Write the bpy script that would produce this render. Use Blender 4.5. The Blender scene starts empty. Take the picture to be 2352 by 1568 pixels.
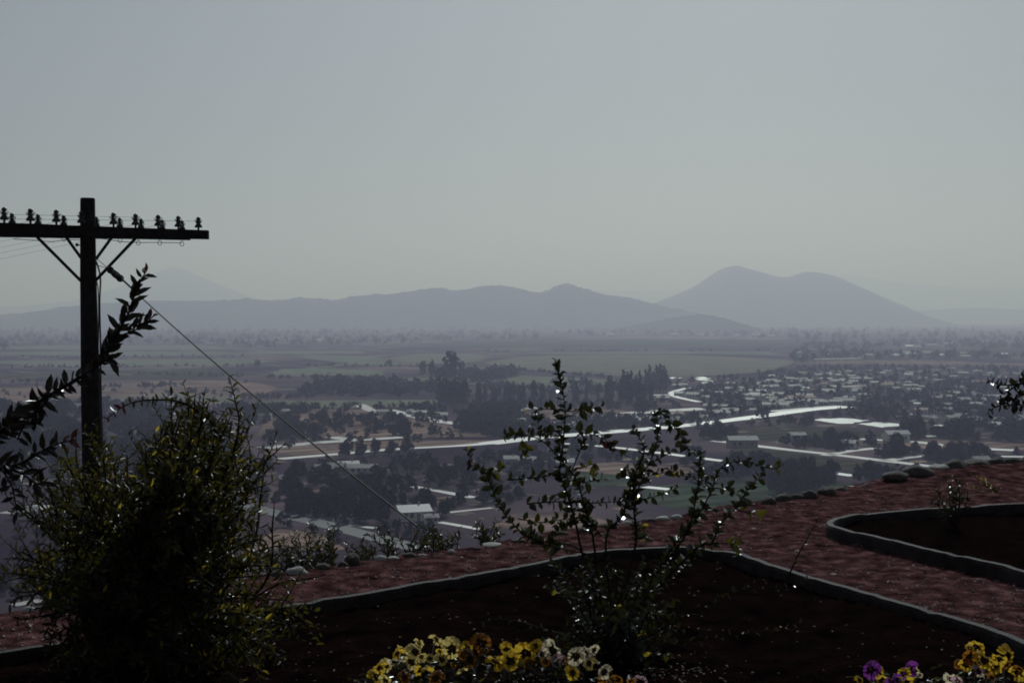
import bpy, math, random
from mathutils import Vector, noise
random.seed(7)
R = math.radians
scene = bpy.context.scene
col = scene.collection

# ------------------------------------------------------------------ camera, sky, sun, exposure
EYE = 1.6                                   # eye height over the garden path
F = 3266.0                                  # focal length in photo units (frame 2352 x 1568)
PITCH = math.atan((784 - 699) / F)
cam = bpy.data.cameras.new('camera')
cam.lens = 50.0; cam.sensor_width = 36.0
cam.clip_start = 0.05; cam.clip_end = 90000
camo = bpy.data.objects.new('camera', cam); col.objects.link(camo)
camo.location = (0, 0, EYE); camo.rotation_euler = (R(90) - PITCH, 0, 0)
scene.camera = camo

SUN_EL, SUN_AZ = R(37), R(9)               # sun stands ahead of the camera, a little to the right
w = bpy.data.worlds.new('World'); scene.world = w; w.use_nodes = True
nt = w.node_tree; nt.nodes.clear()
wo = nt.nodes.new('ShaderNodeOutputWorld'); bg = nt.nodes.new('ShaderNodeBackground')
sky = nt.nodes.new('ShaderNodeTexSky'); sky.sky_type = 'NISHITA'; sky.sun_disc = False
sky.sun_elevation = SUN_EL; sky.sun_rotation = SUN_AZ
sky.altitude = 100; sky.air_density = 1.0; sky.dust_density = 1.6; sky.ozone_density = 1.5
hs = nt.nodes.new('ShaderNodeHueSaturation'); hs.inputs['Saturation'].default_value = 0.42
tint = nt.nodes.new('ShaderNodeMixRGB'); tint.blend_type = 'MULTIPLY'; tint.inputs[0].default_value = 1; tint.inputs[2].default_value = (.91, 1.0, 1.01, 1)
nt.links.new(sky.outputs[0], hs.inputs['Color']); nt.links.new(hs.outputs[0], tint.inputs[1]); nt.links.new(tint.outputs[0], bg.inputs[0])
bg.inputs[1].default_value = 0.06
nt.links.new(bg.outputs[0], wo.inputs[0])

sl = bpy.data.lights.new('sun', 'SUN'); sl.energy = 4.0; sl.angle = R(0.5); sl.color = (0.88, 0.97, 1.0)
so = bpy.data.objects.new('sun', sl); col.objects.link(so)
sdir = Vector((math.sin(SUN_AZ) * math.cos(SUN_EL), math.cos(SUN_AZ) * math.cos(SUN_EL), math.sin(SUN_EL)))
so.rotation_euler = (-sdir).to_track_quat('-Z', 'Y').to_euler(); so.location = (0, 0, 300)

scene.view_settings.view_transform = 'Standard'
scene.view_settings.look = 'None'
scene.view_settings.exposure = -0.88
scene.view_settings.gamma = 1.0
scene.cycles.max_bounces = 5
scene.cycles.volume_bounces = 0
scene.cycles.filter_width = 1.8

# ------------------------------------------------------------------ where things stand
Z0, SLOPE = 53.0, 0.008                      # the valley floor lies 53 m down and falls gently away
def ray(u, v):
    x = (u - 1176) / F; y = -(v - 784) / F
    c, s = math.cos(PITCH), math.sin(PITCH)
    return Vector((x, c + y * s, -s + y * c))
def D(u, v, d):                              # at distance d ahead
    r = ray(u, v); return Vector((0, 0, EYE)) + r * (d / r.y)
def G(u, v, z=0.0):                          # on the level garden
    r = ray(u, v); return Vector((0, 0, EYE)) + r * ((z - EYE) / r.z)
def V(u, v, up=0.0):                         # on the valley floor
    r = ray(u, v); k = (EYE + Z0) / (-r.z - SLOPE * r.y)
    p = Vector((0, 0, EYE)) + r * k; p.z += up
    return p
def vz(y): return -Z0 - SLOPE * y

# ------------------------------------------------------------------ helpers
def tag(o, label=None, cat=None, group=None, kind=None):
    if label: o['label'] = label
    if cat: o['category'] = cat
    if group: o['group'] = group
    if kind: o['kind'] = kind
    return o
def empty(name, loc=(0, 0, 0), rz=0.0):
    o = bpy.data.objects.new(name, None); col.objects.link(o)
    o.empty_display_size = 0.1
    o.location = loc; o.rotation_euler = (0, 0, rz); return o
def copy_tree(o, parent=None):
    c = o.copy(); col.objects.link(c)
    if parent: c.parent = parent
    for ch in list(o.children): copy_tree(ch, c)
    return c

class MB:
    def __init__(s): s.v = []; s.f = []; s.m = []
    def add(s, vs, fs, m=0):
        b = len(s.v); s.v += [tuple(x) for x in vs]
        s.f += [tuple(i + b for i in f) for f in fs]; s.m += [m] * len(fs)
    def build(s, name, mats, parent=None, smooth=False, origin=None):
        me = bpy.data.meshes.new(name)
        vs = s.v
        if origin is not None: vs = [(a - origin[0], b - origin[1], c - origin[2]) for a, b, c in vs]
        me.from_pydata(vs, [], s.f)
        if not isinstance(mats, (list, tuple)): mats = [mats]
        for m in mats: me.materials.append(m)
        if len(mats) > 1: me.polygons.foreach_set('material_index', s.m)
        if smooth: me.polygons.foreach_set('use_smooth', [True] * len(s.f))
        me.update()
        o = bpy.data.objects.new(name, me); col.objects.link(o)
        if parent is not None: o.parent = parent
        elif origin is not None: o.location = origin
        return o
    def tube(s, pts, rad, n=6, m=0, cap=True):
        pts = [Vector(p) for p in pts]; k = len(pts)
        if not isinstance(rad, (list, tuple)): rad = [rad] * k
        vs = []; fs = []
        t0 = (pts[1] - pts[0]).normalized()
        ref = Vector((0, 0, 1)) if abs(t0.z) < .9 else Vector((1, 0, 0))
        a = t0.cross(ref).normalized()
        for i, p in enumerate(pts):
            t = (pts[min(i + 1, k - 1)] - pts[max(i - 1, 0)])
            if t.length < 1e-9: t = t0
            t = t.normalized()
            a = (a - t * a.dot(t))
            a = a.normalized() if a.length > 1e-6 else t.orthogonal().normalized()
            b = t.cross(a)
            for j in range(n):
                q = 2 * math.pi * j / n
                vs.append(p + (a * math.cos(q) + b * math.sin(q)) * rad[i])
        for i in range(k - 1):
            for j in range(n):
                fs.append((i * n + j, i * n + (j + 1) % n, (i + 1) * n + (j + 1) % n, (i + 1) * n + j))
        if cap:
            fs.append(tuple(range(n - 1, -1, -1))); fs.append(tuple(range((k - 1) * n, k * n)))
        s.add(vs, fs, m)
    def hexa(s, c, m=0):                     # eight corners: bottom ring 0-3, top ring 4-7
        s.add(c, [(3, 2, 1, 0), (4, 5, 6, 7), (0, 1, 5, 4), (1, 2, 6, 5), (2, 3, 7, 6), (3, 0, 4, 7)], m)
    def box(s, x0, x1, y0, y1, z0, z1, m=0):
        s.hexa([(x0, y0, z0), (x1, y0, z0), (x1, y1, z0), (x0, y1, z0), (x0, y0, z1), (x1, y0, z1), (x1, y1, z1), (x0, y1, z1)], m)
    def lathe(s, base, prof, n=12, m=0, sc=1.0):
        base = Vector(base); vs = []; fs = []
        for r, z in prof:
            for j in range(n):
                q = 2 * math.pi * j / n
                vs.append(base + Vector((math.cos(q) * r, math.sin(q) * r, z)) * sc)
        for i in range(len(prof) - 1):
            for j in range(n):
                fs.append((i * n + j, i * n + (j + 1) % n, (i + 1) * n + (j + 1) % n, (i + 1) * n + j))
        fs.append(tuple(range(n - 1, -1, -1))); fs.append(tuple(range((len(prof) - 1) * n, len(prof) * n)))
        s.add(vs, fs, m)
    def leaf(s, p, d, nrm, L, W, m=0, droop=0.15, fold=0.22):
        d = d.normalized(); side = d.cross(nrm)
        if side.length < 1e-5: side = d.orthogonal()
        side.normalize(); up = side.cross(d)
        a = p + d * L * .32; c = p + d * L * .66 - up * L * droop * .5
        t = p + d * L - up * L * droop
        f = up * W * fold
        vs = [p, a + side * W * .46 + f, a - side * W * .46 + f, a, c + side * W * .42 + f, c - side * W * .42 + f, c, t]
        s.add(vs, [(0, 3, 1), (0, 2, 3), (1, 3, 6, 4), (3, 2, 5, 6), (4, 6, 7), (6, 5, 7)], m)

def crm(pts, n=6):                           # smooth curve through points
    pts = [Vector(p) for p in pts]
    if len(pts) < 3: 
        return [pts[0].lerp(pts[-1], i / n) for i in range(n + 1)]
    P = [pts[0] * 2 - pts[1]] + pts + [pts[-1] * 2 - pts[-2]]
    out = []
    for i in range(1, len(P) - 2):
        a, b, c, d = P[i - 1], P[i], P[i + 1], P[i + 2]
        for k in range(n):
            t = k / n
            out.append(.5 * ((2 * b) + (c - a) * t + (2 * a - 5 * b + 4 * c - d) * t * t + (3 * b - a - 3 * c + d) * t ** 3))
    out.append(pts[-1]); return out
def rv(s=1.0): return Vector((random.uniform(-s, s), random.uniform(-s, s), random.uniform(-s, s)))
def inpoly(x, y, poly):
    c = False; j = len(poly) - 1
    for i in range(len(poly)):
        xi, yi = poly[i]; xj, yj = poly[j]
        if (yi > y) != (yj > y) and x < (xj - xi) * (y - yi) / (yj - yi) + xi: c = not c
        j = i
    return c
def fbm(x, y, z=0.0, o=4):
    return noise.fractal(Vector((x, y, z)), 1.0, 2.0, o)

# ------------------------------------------------------------------ materials
def mat(name, c1, c2=None, scale=5.0, rough=0.8, bump=0.0, bscale=None, spec=0.5, metal=0.0, c3=None, detail=6, lo=.35, hi=.65):
    m = bpy.data.materials.new(name); m.use_nodes = True
    t = m.node_tree; b = t.nodes['Principled BSDF']
    b.inputs['Roughness'].default_value = rough; b.inputs['Metallic'].default_value = metal
    b.inputs['Specular IOR Level'].default_value = spec
    tc = t.nodes.new('ShaderNodeTexCoord')
    if c2 is None: c2 = tuple(x * .7 for x in c1)
    n = t.nodes.new('ShaderNodeTexNoise'); n.inputs['Scale'].default_value = scale; n.inputs['Detail'].default_value = detail
    t.links.new(tc.outputs['Object'], n.inputs['Vector'])
    r = t.nodes.new('ShaderNodeValToRGB'); r.color_ramp.elements[0].position = lo; r.color_ramp.elements[1].position = hi
    r.color_ramp.elements[0].color = (*c1, 1); r.color_ramp.elements[1].color = (*c2, 1)
    if c3:
        e = r.color_ramp.elements.new((lo + hi) / 2); e.color = (*c3, 1)
    t.links.new(n.outputs['Fac'], r.inputs[0]); t.links.new(r.outputs[0], b.inputs['Base Color'])
    if bump:
        n2 = t.nodes.new('ShaderNodeTexNoise'); n2.inputs['Scale'].default_value = bscale or scale * 4; n2.inputs['Detail'].default_value = 8
        t.links.new(tc.outputs['Object'], n2.inputs['Vector'])
        bp = t.nodes.new('ShaderNodeBump'); bp.inputs['Strength'].default_value = bump; bp.inputs['Distance'].default_value = 0.05
        t.links.new(n2.outputs['Fac'], bp.inputs['Height']); t.links.new(bp.outputs[0], b.inputs['Normal'])
    return m
def leafmat(name, c1, c2, trans, amount=.35, rough=.3, scale=6.0, spec=.5):
    m = mat(name, c1, c2, scale, rough, spec=spec); t = m.node_tree
    b = t.nodes['Principled BSDF']; o = t.nodes['Material Output']
    tr = t.nodes.new('ShaderNodeBsdfTranslucent'); tr.inputs[0].default_value = (*trans, 1)
    mx = t.nodes.new('ShaderNodeMixShader'); mx.inputs[0].default_value = amount
    t.links.new(b.outputs[0], mx.inputs[1]); t.links.new(tr.outputs[0], mx.inputs[2]); t.links.new(mx.outputs[0], o.inputs[0])
    return m

M = {}
M['gravel'] = mat('red_gravel', (.034, .013, .0135), (.31, .150, .150), 9.0, .95, 1.0, 80, spec=0, c3=(.118, .054, .056), detail=12, lo=.32, hi=.74)
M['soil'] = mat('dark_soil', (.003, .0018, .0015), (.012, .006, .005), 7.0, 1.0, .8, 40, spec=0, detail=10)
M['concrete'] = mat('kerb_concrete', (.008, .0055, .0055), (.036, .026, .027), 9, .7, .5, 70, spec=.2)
M['stone'] = mat('edging_stone', (.04, .031, .029), (.15, .12, .112), 6, .8, .5, 30, spec=.3)
M['paint_stone'] = mat('pale_stone', (.35, .33, .31), (.5, .47, .45), 6, .7, .4, 30, spec=.3)
M['slope'] = mat('hillside_scrub', (.02, .022, .012), (.07, .045, .035), .4, 1.0, .6, 4, spec=0)
M['valley'] = mat('valley_ground', (.030, .018, .032), (.180, .125, .135), .009, 1.0, spec=0, c3=(.068, .048, .062), detail=14, lo=.32, hi=.70)
M['hill'] = mat('wooded_hill', (.025, .032, .03), (.06, .065, .05), .004, 1.0, spec=0, detail=12)
M['pole'] = mat('creosoted_wood', (.010, .008, .007), (.022, .017, .014), 12, .95, .5, 60, spec=.08)
M['glassins'] = mat('dark_insulator', (.012, .012, .014), (.02, .02, .022), 10, .35, spec=.4)
M['wire'] = mat('dark_wire', (.02, .02, .02), (.035, .033, .03), 10, .7, spec=.2)
M['bark'] = mat('brown_bark', (.008, .006, .005), (.022, .016, .013), 30, .9, .4, 90, spec=.15)
M['leaf_olive'] = leafmat('olive_leaf', (.012, .014, .003), (.035, .035, .008), (.22, .185, .018), .22, .4, 9, spec=.35)
M['leaf_dark'] = leafmat('dark_leaf', (.007, .009, .003), (.018, .02, .007), (.06, .06, .010), .2, .3, 9, spec=.5)
M['leaf_black'] = leafmat('blackish_leaf', (.004, .004, .003), (.010, .008, .006), (.02, .012, .004), .15, .35, 9)
M['leaf_red'] = leafmat('young_red_leaf', (.025, .005, .006), (.05, .009, .010), (.09, .008, .010), .25, .4, 9)
M['leaf_yellow'] = leafmat('yellowed_leaf', (.15, .11, .01), (.24, .17, .02), (.55, .40, .03), .5, .4, 9)
M['crown'] = mat('tree_foliage', (.010, .008, .012), (.032, .027, .034), .25, .9, spec=0)
M['crown_b'] = mat('tree_foliage_brown', (.013, .010, .011), (.038, .030, .031), .25, .9, spec=0)
M['crown_t'] = mat('poplar_foliage', (.016, .014, .025), (.042, .040, .053), .25, .9, spec=0)
M['trunk'] = mat('tree_bark', (.03, .024, .02), (.06, .05, .04), 2, .95, spec=0)

# ------------------------------------------------------------------ valley floor, hills, hillside
def flat(name, uv, m, up=.05, sub=8, amp=.02, fq=.03):
    pts = [V(u, v, up) for u, v in uv]; n = len(pts)
    ring = []
    for i in range(n):
        a, b = pts[i], pts[(i + 1) % n]
        for k in range(sub):
            p = a.lerp(b, k / sub)
            if k: 
                q = amp * (b - a).length * fbm(p.x * fq, p.y * fq, 3.1)
                nn = Vector((-(b - a).y, (b - a).x, 0)); nn = nn.normalized() if nn.length > 0 else nn
                p = p + nn * q
            p.z = vz(p.y) + up
            ring.append(p)
    mb = MB(); mb.add(ring, [tuple(range(len(ring)))])
    o = mb.build(name, m); 
    if o.data.polygons[0].normal.z < 0: o.data.flip_normals()
    return tag(o, kind='structure')
def ribbon(name, uv, width, m, up=.1, wob=.12):
    pts = crm([V(u, v, up) for u, v in uv], 8); vs = []; fs = []
    for i, p in enumerate(pts):
        t = pts[min(i + 1, len(pts) - 1)] - pts[max(i - 1, 0)]; t.z = 0; t.normalize()
        nn = Vector((-t.y, t.x, 0)); wd = width * .5 * (1 + wob * fbm(p.x * .05, p.y * .05, 9.0))
        for s in (-1, 1):
            q = p + nn * wd * s; q.z = vz(q.y) + up; vs.append(q)
    for i in range(len(pts) - 1): fs.append((2 * i, 2 * i + 1, 2 * i + 3, 2 * i + 2))
    mb = MB(); mb.add(vs, fs); o = mb.build(name, m)
    if o.data.polygons[0].normal.z < 0: o.data.flip_normals()
    return tag(o, kind='structure')

mb = MB()
ys = [95, 200, 400, 800, 1600, 3000, 6000, 11000, 21500]; nx = 16
for y in ys:
    for i in range(nx + 1):
        x = (-1 + 2 * i / nx) * (y * .75 + 600); mb.v.append((x, y, vz(y)))
for r_ in range(len(ys) - 1):
    for i in range(nx):
        a = r_ * (nx + 1) + i; mb.f.append((a, a + 1, a + nx + 2, a + nx + 1)); mb.m.append(0)
tag(mb.build('valley_ground', M['valley']), kind='structure')

def hill(name, prof, d, depth, rough=.03, nsub=5, teeth=0.0, m='hill'):
    """prof: skyline in frame units; a real ridge with that crest at distance d, sloping down over depth on both sides"""
    P = crm([Vector((u, v, 0)) for u, v in prof], nsub)
    rows = 15; vs = []; fs = []; k = len(P)
    for i, p in enumerate(P):
        c = D(p.x, p.y, d); zb = vz(d)
        h = max(c.z - zb, 1.0)
        for j in range(rows):
            t = -1 + 2 * j / (rows - 1)
            y = d + t * depth
            s = (0.5 + .5 * math.cos(math.pi * t)) ** .8 if abs(t) < 1 else 0
            base = vz(y) - 2
            x = c.x * (1 + .25 * t * depth / d)
            z = base + (zb + h - base) * s
            z += h * rough * fbm(x * .004, y * .004, d) * (1 if 0 < j < rows - 1 else 0) * min(1, .12 + 1.6 * abs(t))
            if teeth and abs(t) < .3: z += teeth * abs(noise.noise(Vector((x * .05, y * .05, 1)))) 
            vs.append((x, y, z))
    for i in range(k - 1):
        for j in range(rows - 1):
            a = i * rows + j; fs.append((a, a + rows, a + rows + 1, a + 1))
    mb = MB(); mb.add(vs, fs)
    return tag(mb.build(name, M[m], smooth=True), kind='structure')
hill('hills', [(-500, 735), (-200, 728), (30, 722), (70, 718), (120, 711), (200, 701), (330, 692), (420, 691), (500, 691), (560, 688), (640, 691), (690, 684), (760, 690), (830, 680), (900, 675), (1000, 662), (1050, 667), (1130, 656), (1180, 661), (1240, 672), (1280, 657), (1305, 652), (1340, 664), (1400, 679), (1450, 685), (1500, 698), (1560, 712), (1640, 730)], 6400, 700, .04, 8, 14)
hill('mountain', [(1330, 742), (1400, 720), (1490, 699), (1540, 682), (1600, 655), (1650, 621), (1690, 610), (1730, 620), (1800, 637), (1850, 625), (1900, 630), (1960, 655), (2000, 675), (2045, 695), (2078, 714), (2100, 728), (2125, 748)], 8600, 1500, .06, 8)
hill('foothill', [(1380, 765), (1440, 752), (1500, 740), (1560, 728), (1620, 723), (1680, 736), (1740, 757), (1790, 772)], 5100, 420, .05, 8, 8)
hill('far_mountain', [(-400, 720), (100, 698), (250, 668), (340, 636), (400, 614), (450, 630), (520, 660), (600, 690), (700, 712)], 13500, 1800, .05, 6)
hill('far_ridge', [(800, 712), (1100, 690), (1340, 668), (1500, 668), (1600, 664), (1760, 648), (1860, 634), (1950, 633), (2100, 652), (2250, 662), (2400, 664), (2900, 690)], 17500, 2000, .04, 6)
hill('low_hills', [(1900, 728), (2050, 716), (2150, 711), (2250, 706), (2320, 710), (2420, 708), (2700, 716), (3200, 730)], 11000, 1000, .05, 6)

# ------------------------------------------------------------------ fields, water, roads of the valley
M['field_green'] = mat('pale_green_field', (.16, .185, .13), (.25, .27, .19), .03, 1, spec=0)
M['field_tan'] = mat('dry_field', (.19, .18, .135), (.27, .25, .19), .03, 1, spec=0)
M['field_pink'] = mat('bare_earth_field', (.15, .098, .085), (.36, .25, .21), .03, 1, spec=0)
M['field_dark'] = mat('dull_pasture', (.05, .055, .035), (.085, .075, .05), .02, 1, spec=0)
M['field_lawn'] = mat('fresh_grass', (.040, .055, .034), (.085, .11, .065), .05, 1, spec=0)
M['road'] = mat('dusty_road', (.28, .26, .26), (.44, .42, .41), .05, .5, spec=.5)
M['bright'] = mat('glare_pale_road', (.40, .39, .38), (.55, .54, .53), .05, .45, spec=.7)  # very pale base colour carries the strip's white glare against the sun
M['yard'] = mat('trodden_yard', (.12, .095, .095), (.24, .20, .19), .05, .9, spec=0)
M['lane'] = mat('earth_lane', (.26, .23, .22), (.38, .34, .33), .05, .6, spec=.4)
M['asphalt'] = mat('dark_road', (.04, .04, .05), (.06, .06, .07), .05, .7, spec=.3)
M['water'] = mat('rippled_water', (.14, .15, .15), (.18, .19, .19), .02, .52, spec=1.0)
M['calm'] = mat('calm_water', (.05, .06, .08), (.07, .08, .10), .02, .12, spec=.6)
for k_ in ('field_green', 'field_tan', 'field_pink', 'field_dark', 'field_lawn'):
    t = M[k_].node_tree; b = t.nodes['Principled BSDF']; src = b.inputs['Base Color'].links[0].from_socket
    tc = t.nodes.new('ShaderNodeTexCoord'); wv = t.nodes.new('ShaderNodeTexWave'); mp = t.nodes.new('ShaderNodeMapping')
    mp.inputs['Rotation'].default_value = (0, 0, 1.1 + .3 * len(k_)); wv.inputs['Scale'].default_value = .025; wv.inputs['Distortion'].default_value = 3.0; wv.inputs['Detail'].default_value = 4
    mx = t.nodes.new('ShaderNodeMixRGB'); mx.blend_type = 'MULTIPLY'; mx.inputs[0].default_value = .45
    t.links.new(tc.outputs['Object'], mp.inputs[0]); t.links.new(mp.outputs[0], wv.inputs['Vector']); t.links.new(src, mx.inputs[1]); t.links.new(wv.outputs['Color'], mx.inputs[2]); t.links.new(mx.outputs[0], b.inputs['Base Color'])
fields = []
def field(uv, m, up=.05, name='field'):
    fields.append(uv); return flat(name, uv, M[m], up)
field([(600, 863), (655, 846), (760, 846), (885, 851), (878, 865), (740, 861)], 'field_green')
field([(1110, 833), (1200, 818), (1380, 814), (1560, 815), (1700, 820), (1840, 830), (1750, 855), (1600, 864), (1420, 863), (1180, 846)], 'field_tan')
field([(850, 828), (960, 812), (1080, 813), (1130, 818), (1090, 832), (960, 836)], 'field_tan')
field([(1140, 876), (1200, 862), (1300, 866), (1420, 873), (1410, 884), (1200, 886)], 'field_green')
field([(560, 936), (600, 921), (800, 919), (1005, 918), (995, 932), (800, 937)], 'field_green')
field([(690, 822), (700, 815), (850, 818), (980, 838), (830, 838)], 'field_green')
field([(-60, 893), (220, 880), (430, 873), (570, 874), (640, 890), (600, 908), (520, 925), (260, 915), (-80, 930)], 'field_pink')
field([(590, 1000), (620, 955), (760, 945), (900, 955), (1080, 985), (1120, 1002), (900, 1008)], 'field_pink')
field([(600, 1035), (760, 1014), (930, 1011), (1200, 1010), (1100, 1022), (900, 1032), (720, 1052)], 'field_pink')
field([(1610, 1005), (1680, 982), (1800, 978), (1950, 988), (2060, 1000), (1900, 1010), (1740, 1012)], 'field_dark')
field([(1660, 1045), (1690, 1024), (1800, 1036), (2000, 1062), (2100, 1078), (1960, 1078), (1800, 1066)], 'field_dark')
field([(1280, 1112), (1340, 1082), (1400, 1082), (1470, 1100), (1440, 1118)], 'field_lawn')
field([(1460, 1150), (1490, 1118), (1620, 1105), (1760, 1100), (1800, 1130), (1720, 1170), (1560, 1170)], 'field_lawn')
field([(1850, 1128), (1880, 1112), (2000, 1108), (2010, 1125), (1920, 1135)], 'field_lawn')
field([(-80, 868), (200, 850), (540, 848), (590, 860), (420, 868), (100, 876)], 'field_dark')
field([(-80, 800), (100, 794), (420, 793), (560, 800), (300, 804)], 'field_tan')
field([(560, 812), (640, 806), (830, 806), (840, 811), (700, 813)], 'field_green')
field([(1200, 809), (1500, 806), (1760, 808), (1800, 815), (1600, 812), (1250, 813)], 'field_green')
field([(1850, 806), (2100, 800), (2400, 802), (2400, 812), (2100, 810)], 'field_dark')
field([(240, 912), (420, 902), (560, 912), (540, 928), (300, 926)], 'field_tan', .06)
field([(700, 938), (860, 941), (880, 948), (720, 950)], 'field_pink')
field([(900, 868), (1000, 866), (1120, 872), (1010, 878), (920, 876)], 'field_green')
field([(1820, 836), (1900, 828), (2100, 828), (2420, 836), (2420, 841), (2100, 836)], 'field_pink')
field([(1180, 955), (1250, 942), (1400, 940), (1520, 950), (1380, 962), (1250, 968)], 'field_pink', .06)
field([(-50, 830), (200, 826), (560, 824), (640, 830), (500, 838), (100, 842)], 'field_green')
field([(-50, 810), (250, 806), (520, 808), (560, 814), (200, 818)], 'field_green')
field([(960, 790), (1240, 780), (1700, 778), (1850, 786), (1500, 797), (1100, 799)], 'field_dark')
field([(1290, 776), (1500, 772), (1800, 775), (1820, 779), (1500, 778)], 'field_pink')
field([(2000, 1016), (2150, 1008), (2400, 1022), (2400, 1034), (2180, 1034)], 'field_pink', .06)
field([(1270, 1076), (1400, 1060), (1560, 1072), (1640, 1082), (1480, 1096)], 'field_pink', .06)
field([(560, 1265), (640, 1212), (740, 1228), (800, 1262)], 'field_pink', .06)
field([(1120, 1212), (1180, 1180), (1340, 1172), (1400, 1200), (1260, 1222)], 'field_pink', .06)
field([(2140, 1115), (2160, 1098), (2240, 1078), (2330, 1062), (2300, 1085)], 'field_lawn')

roads = []
def road(uv, wd, m='road', name='road', up=.1):
    roads.append((uv, wd)); return ribbon(name, uv, wd, M[m], up)
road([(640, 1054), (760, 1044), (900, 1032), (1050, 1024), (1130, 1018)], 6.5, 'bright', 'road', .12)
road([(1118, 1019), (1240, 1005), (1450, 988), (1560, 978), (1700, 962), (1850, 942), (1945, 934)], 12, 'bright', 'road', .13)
road([(948, 1117), (1020, 1130), (1090, 1143)], 3.6)
road([(1290, 1018), (1384, 1025), (1459, 1033), (1664, 1059)], 5)
road([(1640, 1012), (1665, 1015), (1805, 1032), (1907, 1043), (2015, 1056), (2140, 1071)], 6, 'lane')
road([(1895, 1046), (1950, 1036), (2012, 1029)], 5, 'lane')
road([(2030, 1059), (2080, 1051), (2134, 1046)], 5, 'lane')
road([(1860, 1081), (1910, 1086), (1962, 1093)], 5)
road([(1975, 1008), (2050, 1012), (2097, 1014), (2220, 1029)], 7, 'lane')
road([(2265, 1031), (2330, 1034)], 9)
road([(1582, 890), (1546, 900), (1548, 909), (1573, 916), (1606, 923)], 5)
road([(1480, 907), (1535, 907)], 10, 'lane')
road([(886, 941), (944, 953), (999, 966), (1060, 974)], 10)
road([(818, 959), (889, 974)], 7, 'lane')
road([(760, 1004), (824, 1010), (925, 1004)], 8)
road([(604, 1029), (724, 1017), (810, 1011)], 9)
road([(804, 1206), (862, 1213)], 2.4)
road([(1009, 1199), (1050, 1206), (1106, 1216)], 2.6)
road([(1028, 1177), (1131, 1166)], 2.6, 'lane')
road([(560, 1160), (623, 1176), (730, 1200), (843, 1229), (960, 1260)], 7, 'asphalt')
road([(1440, 950), (1520, 944), (1620, 938)], 16, 'lane')
road([(1770, 945), (1850, 938), (1935, 932)], 10, 'lane', up=.09)
road([(1480, 1118), (1540, 1124)], 5)
road([(2300, 1048), (2420, 1050)], 6)
road([(60, 1112), (150, 1098), (260, 1088)], 6)
road([(20, 1180), (110, 1160)], 8)
road([(30, 1390), (140, 1370)], 3)
road([(820, 928), (870, 948)], 8, 'lane')
random.seed(55)
yard = MB()
def yards(poly, n, w, h):
    us = [p[0] for p in poly]; vs_ = [p[1] for p in poly]; k = 0
    while k < n:
        u, v = random.uniform(min(us), max(us)), random.uniform(min(vs_), max(vs_))
        if not inpoly(u, v, poly): continue
        k += 1; a = random.uniform(*w); b = random.uniform(*h); sk = random.uniform(-.12, .12) * a
        ring = []
        for q in range(10):
            t = 2 * math.pi * q / 10; uu = u + a * math.cos(t) * random.uniform(.75, 1.1); ring.append(V(uu, v + b * math.sin(t) * random.uniform(.7, 1.1) + sk * math.cos(t), .05 + .01 * (k % 5)))
        yard.add(ring, [tuple(range(9, -1, -1))], random.randrange(3))
yards([(1480, 990), (1540, 875), (1760, 862), (2000, 845), (2400, 850), (2400, 990), (1950, 985)], 150, (6, 30), (.6, 2.4))
yards([(1080, 940), (1500, 940), (1480, 980), (1200, 1000)], 45, (8, 34), (.8, 2.6))
yards([(-40, 935), (560, 935), (600, 1000), (-40, 985)], 30, (8, 40), (.8, 2.5))
yards([(600, 950), (1050, 945), (1080, 1005), (620, 1050)], 40, (8, 34), (.8, 2.6))
yards([(1660, 990), (2400, 985), (2400, 1062), (2140, 1070), (1760, 1025)], 45, (8, 40), (1, 3.2))
yards([(620, 1060), (1260, 1035), (1640, 1070), (1400, 1180), (900, 1200), (620, 1150)], 40, (6, 34), (1, 4))
yards([(-40, 770), (1200, 765), (1240, 800), (-40, 840)], 60, (10, 50), (.3, .9))
yards([(-60, 785), (1250, 785), (1150, 880), (600, 905), (-60, 930)], 110, (20, 95), (.5, 1.8))
yards([(600, 1075), (1240, 1045), (1250, 1150), (1000, 1190), (650, 1170)], 40, (8, 30), (.8, 3))
yards([(1850, 780), (2400, 770), (2400, 830), (1850, 830)], 50, (8, 40), (.3, 1.0))
tag(yard.build('bare_ground', [M['yard'], M['field_pink'], M['field_tan']]), kind='structure')
ponds = []
def pond(uv, m='water'):
    ponds.append(uv); return flat('pond', uv, M[m], .14, 10, .22, .11)
pond([(1866, 965), (1880, 961), (1910, 962), (1930, 960), (1955, 961), (1993, 966), (1975, 969), (1950, 973), (1926, 973), (1897, 969)])
pond([(1965, 974), (1985, 972), (2006, 970), (2038, 971), (2060, 973), (2091, 976), (2057, 979), (2025, 982), (2000, 978)])
pond([(2084, 950), (2140, 952), (2183, 957), (2161, 962), (2135, 958)], 'calm')
pond([(1537, 868), (1544, 866), (1552, 868), (1544, 870)])
pond([(1557, 868), (1562, 867), (1567, 868), (1562, 870)])
pond([(1598, 869), (1612, 865), (1638, 869), (1618, 874), (1604, 873)])
pond([(2140, 977), (2160, 975), (2175, 978), (2155, 980)])
for u, v in [(2105, 985), (2195, 972), (2290, 970), (2120, 1001), (2240, 990)]:
    pond([(u, v), (u + 18, v - 2), (u + 32, v + 1), (u + 14, v + 3)], 'calm')

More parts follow.
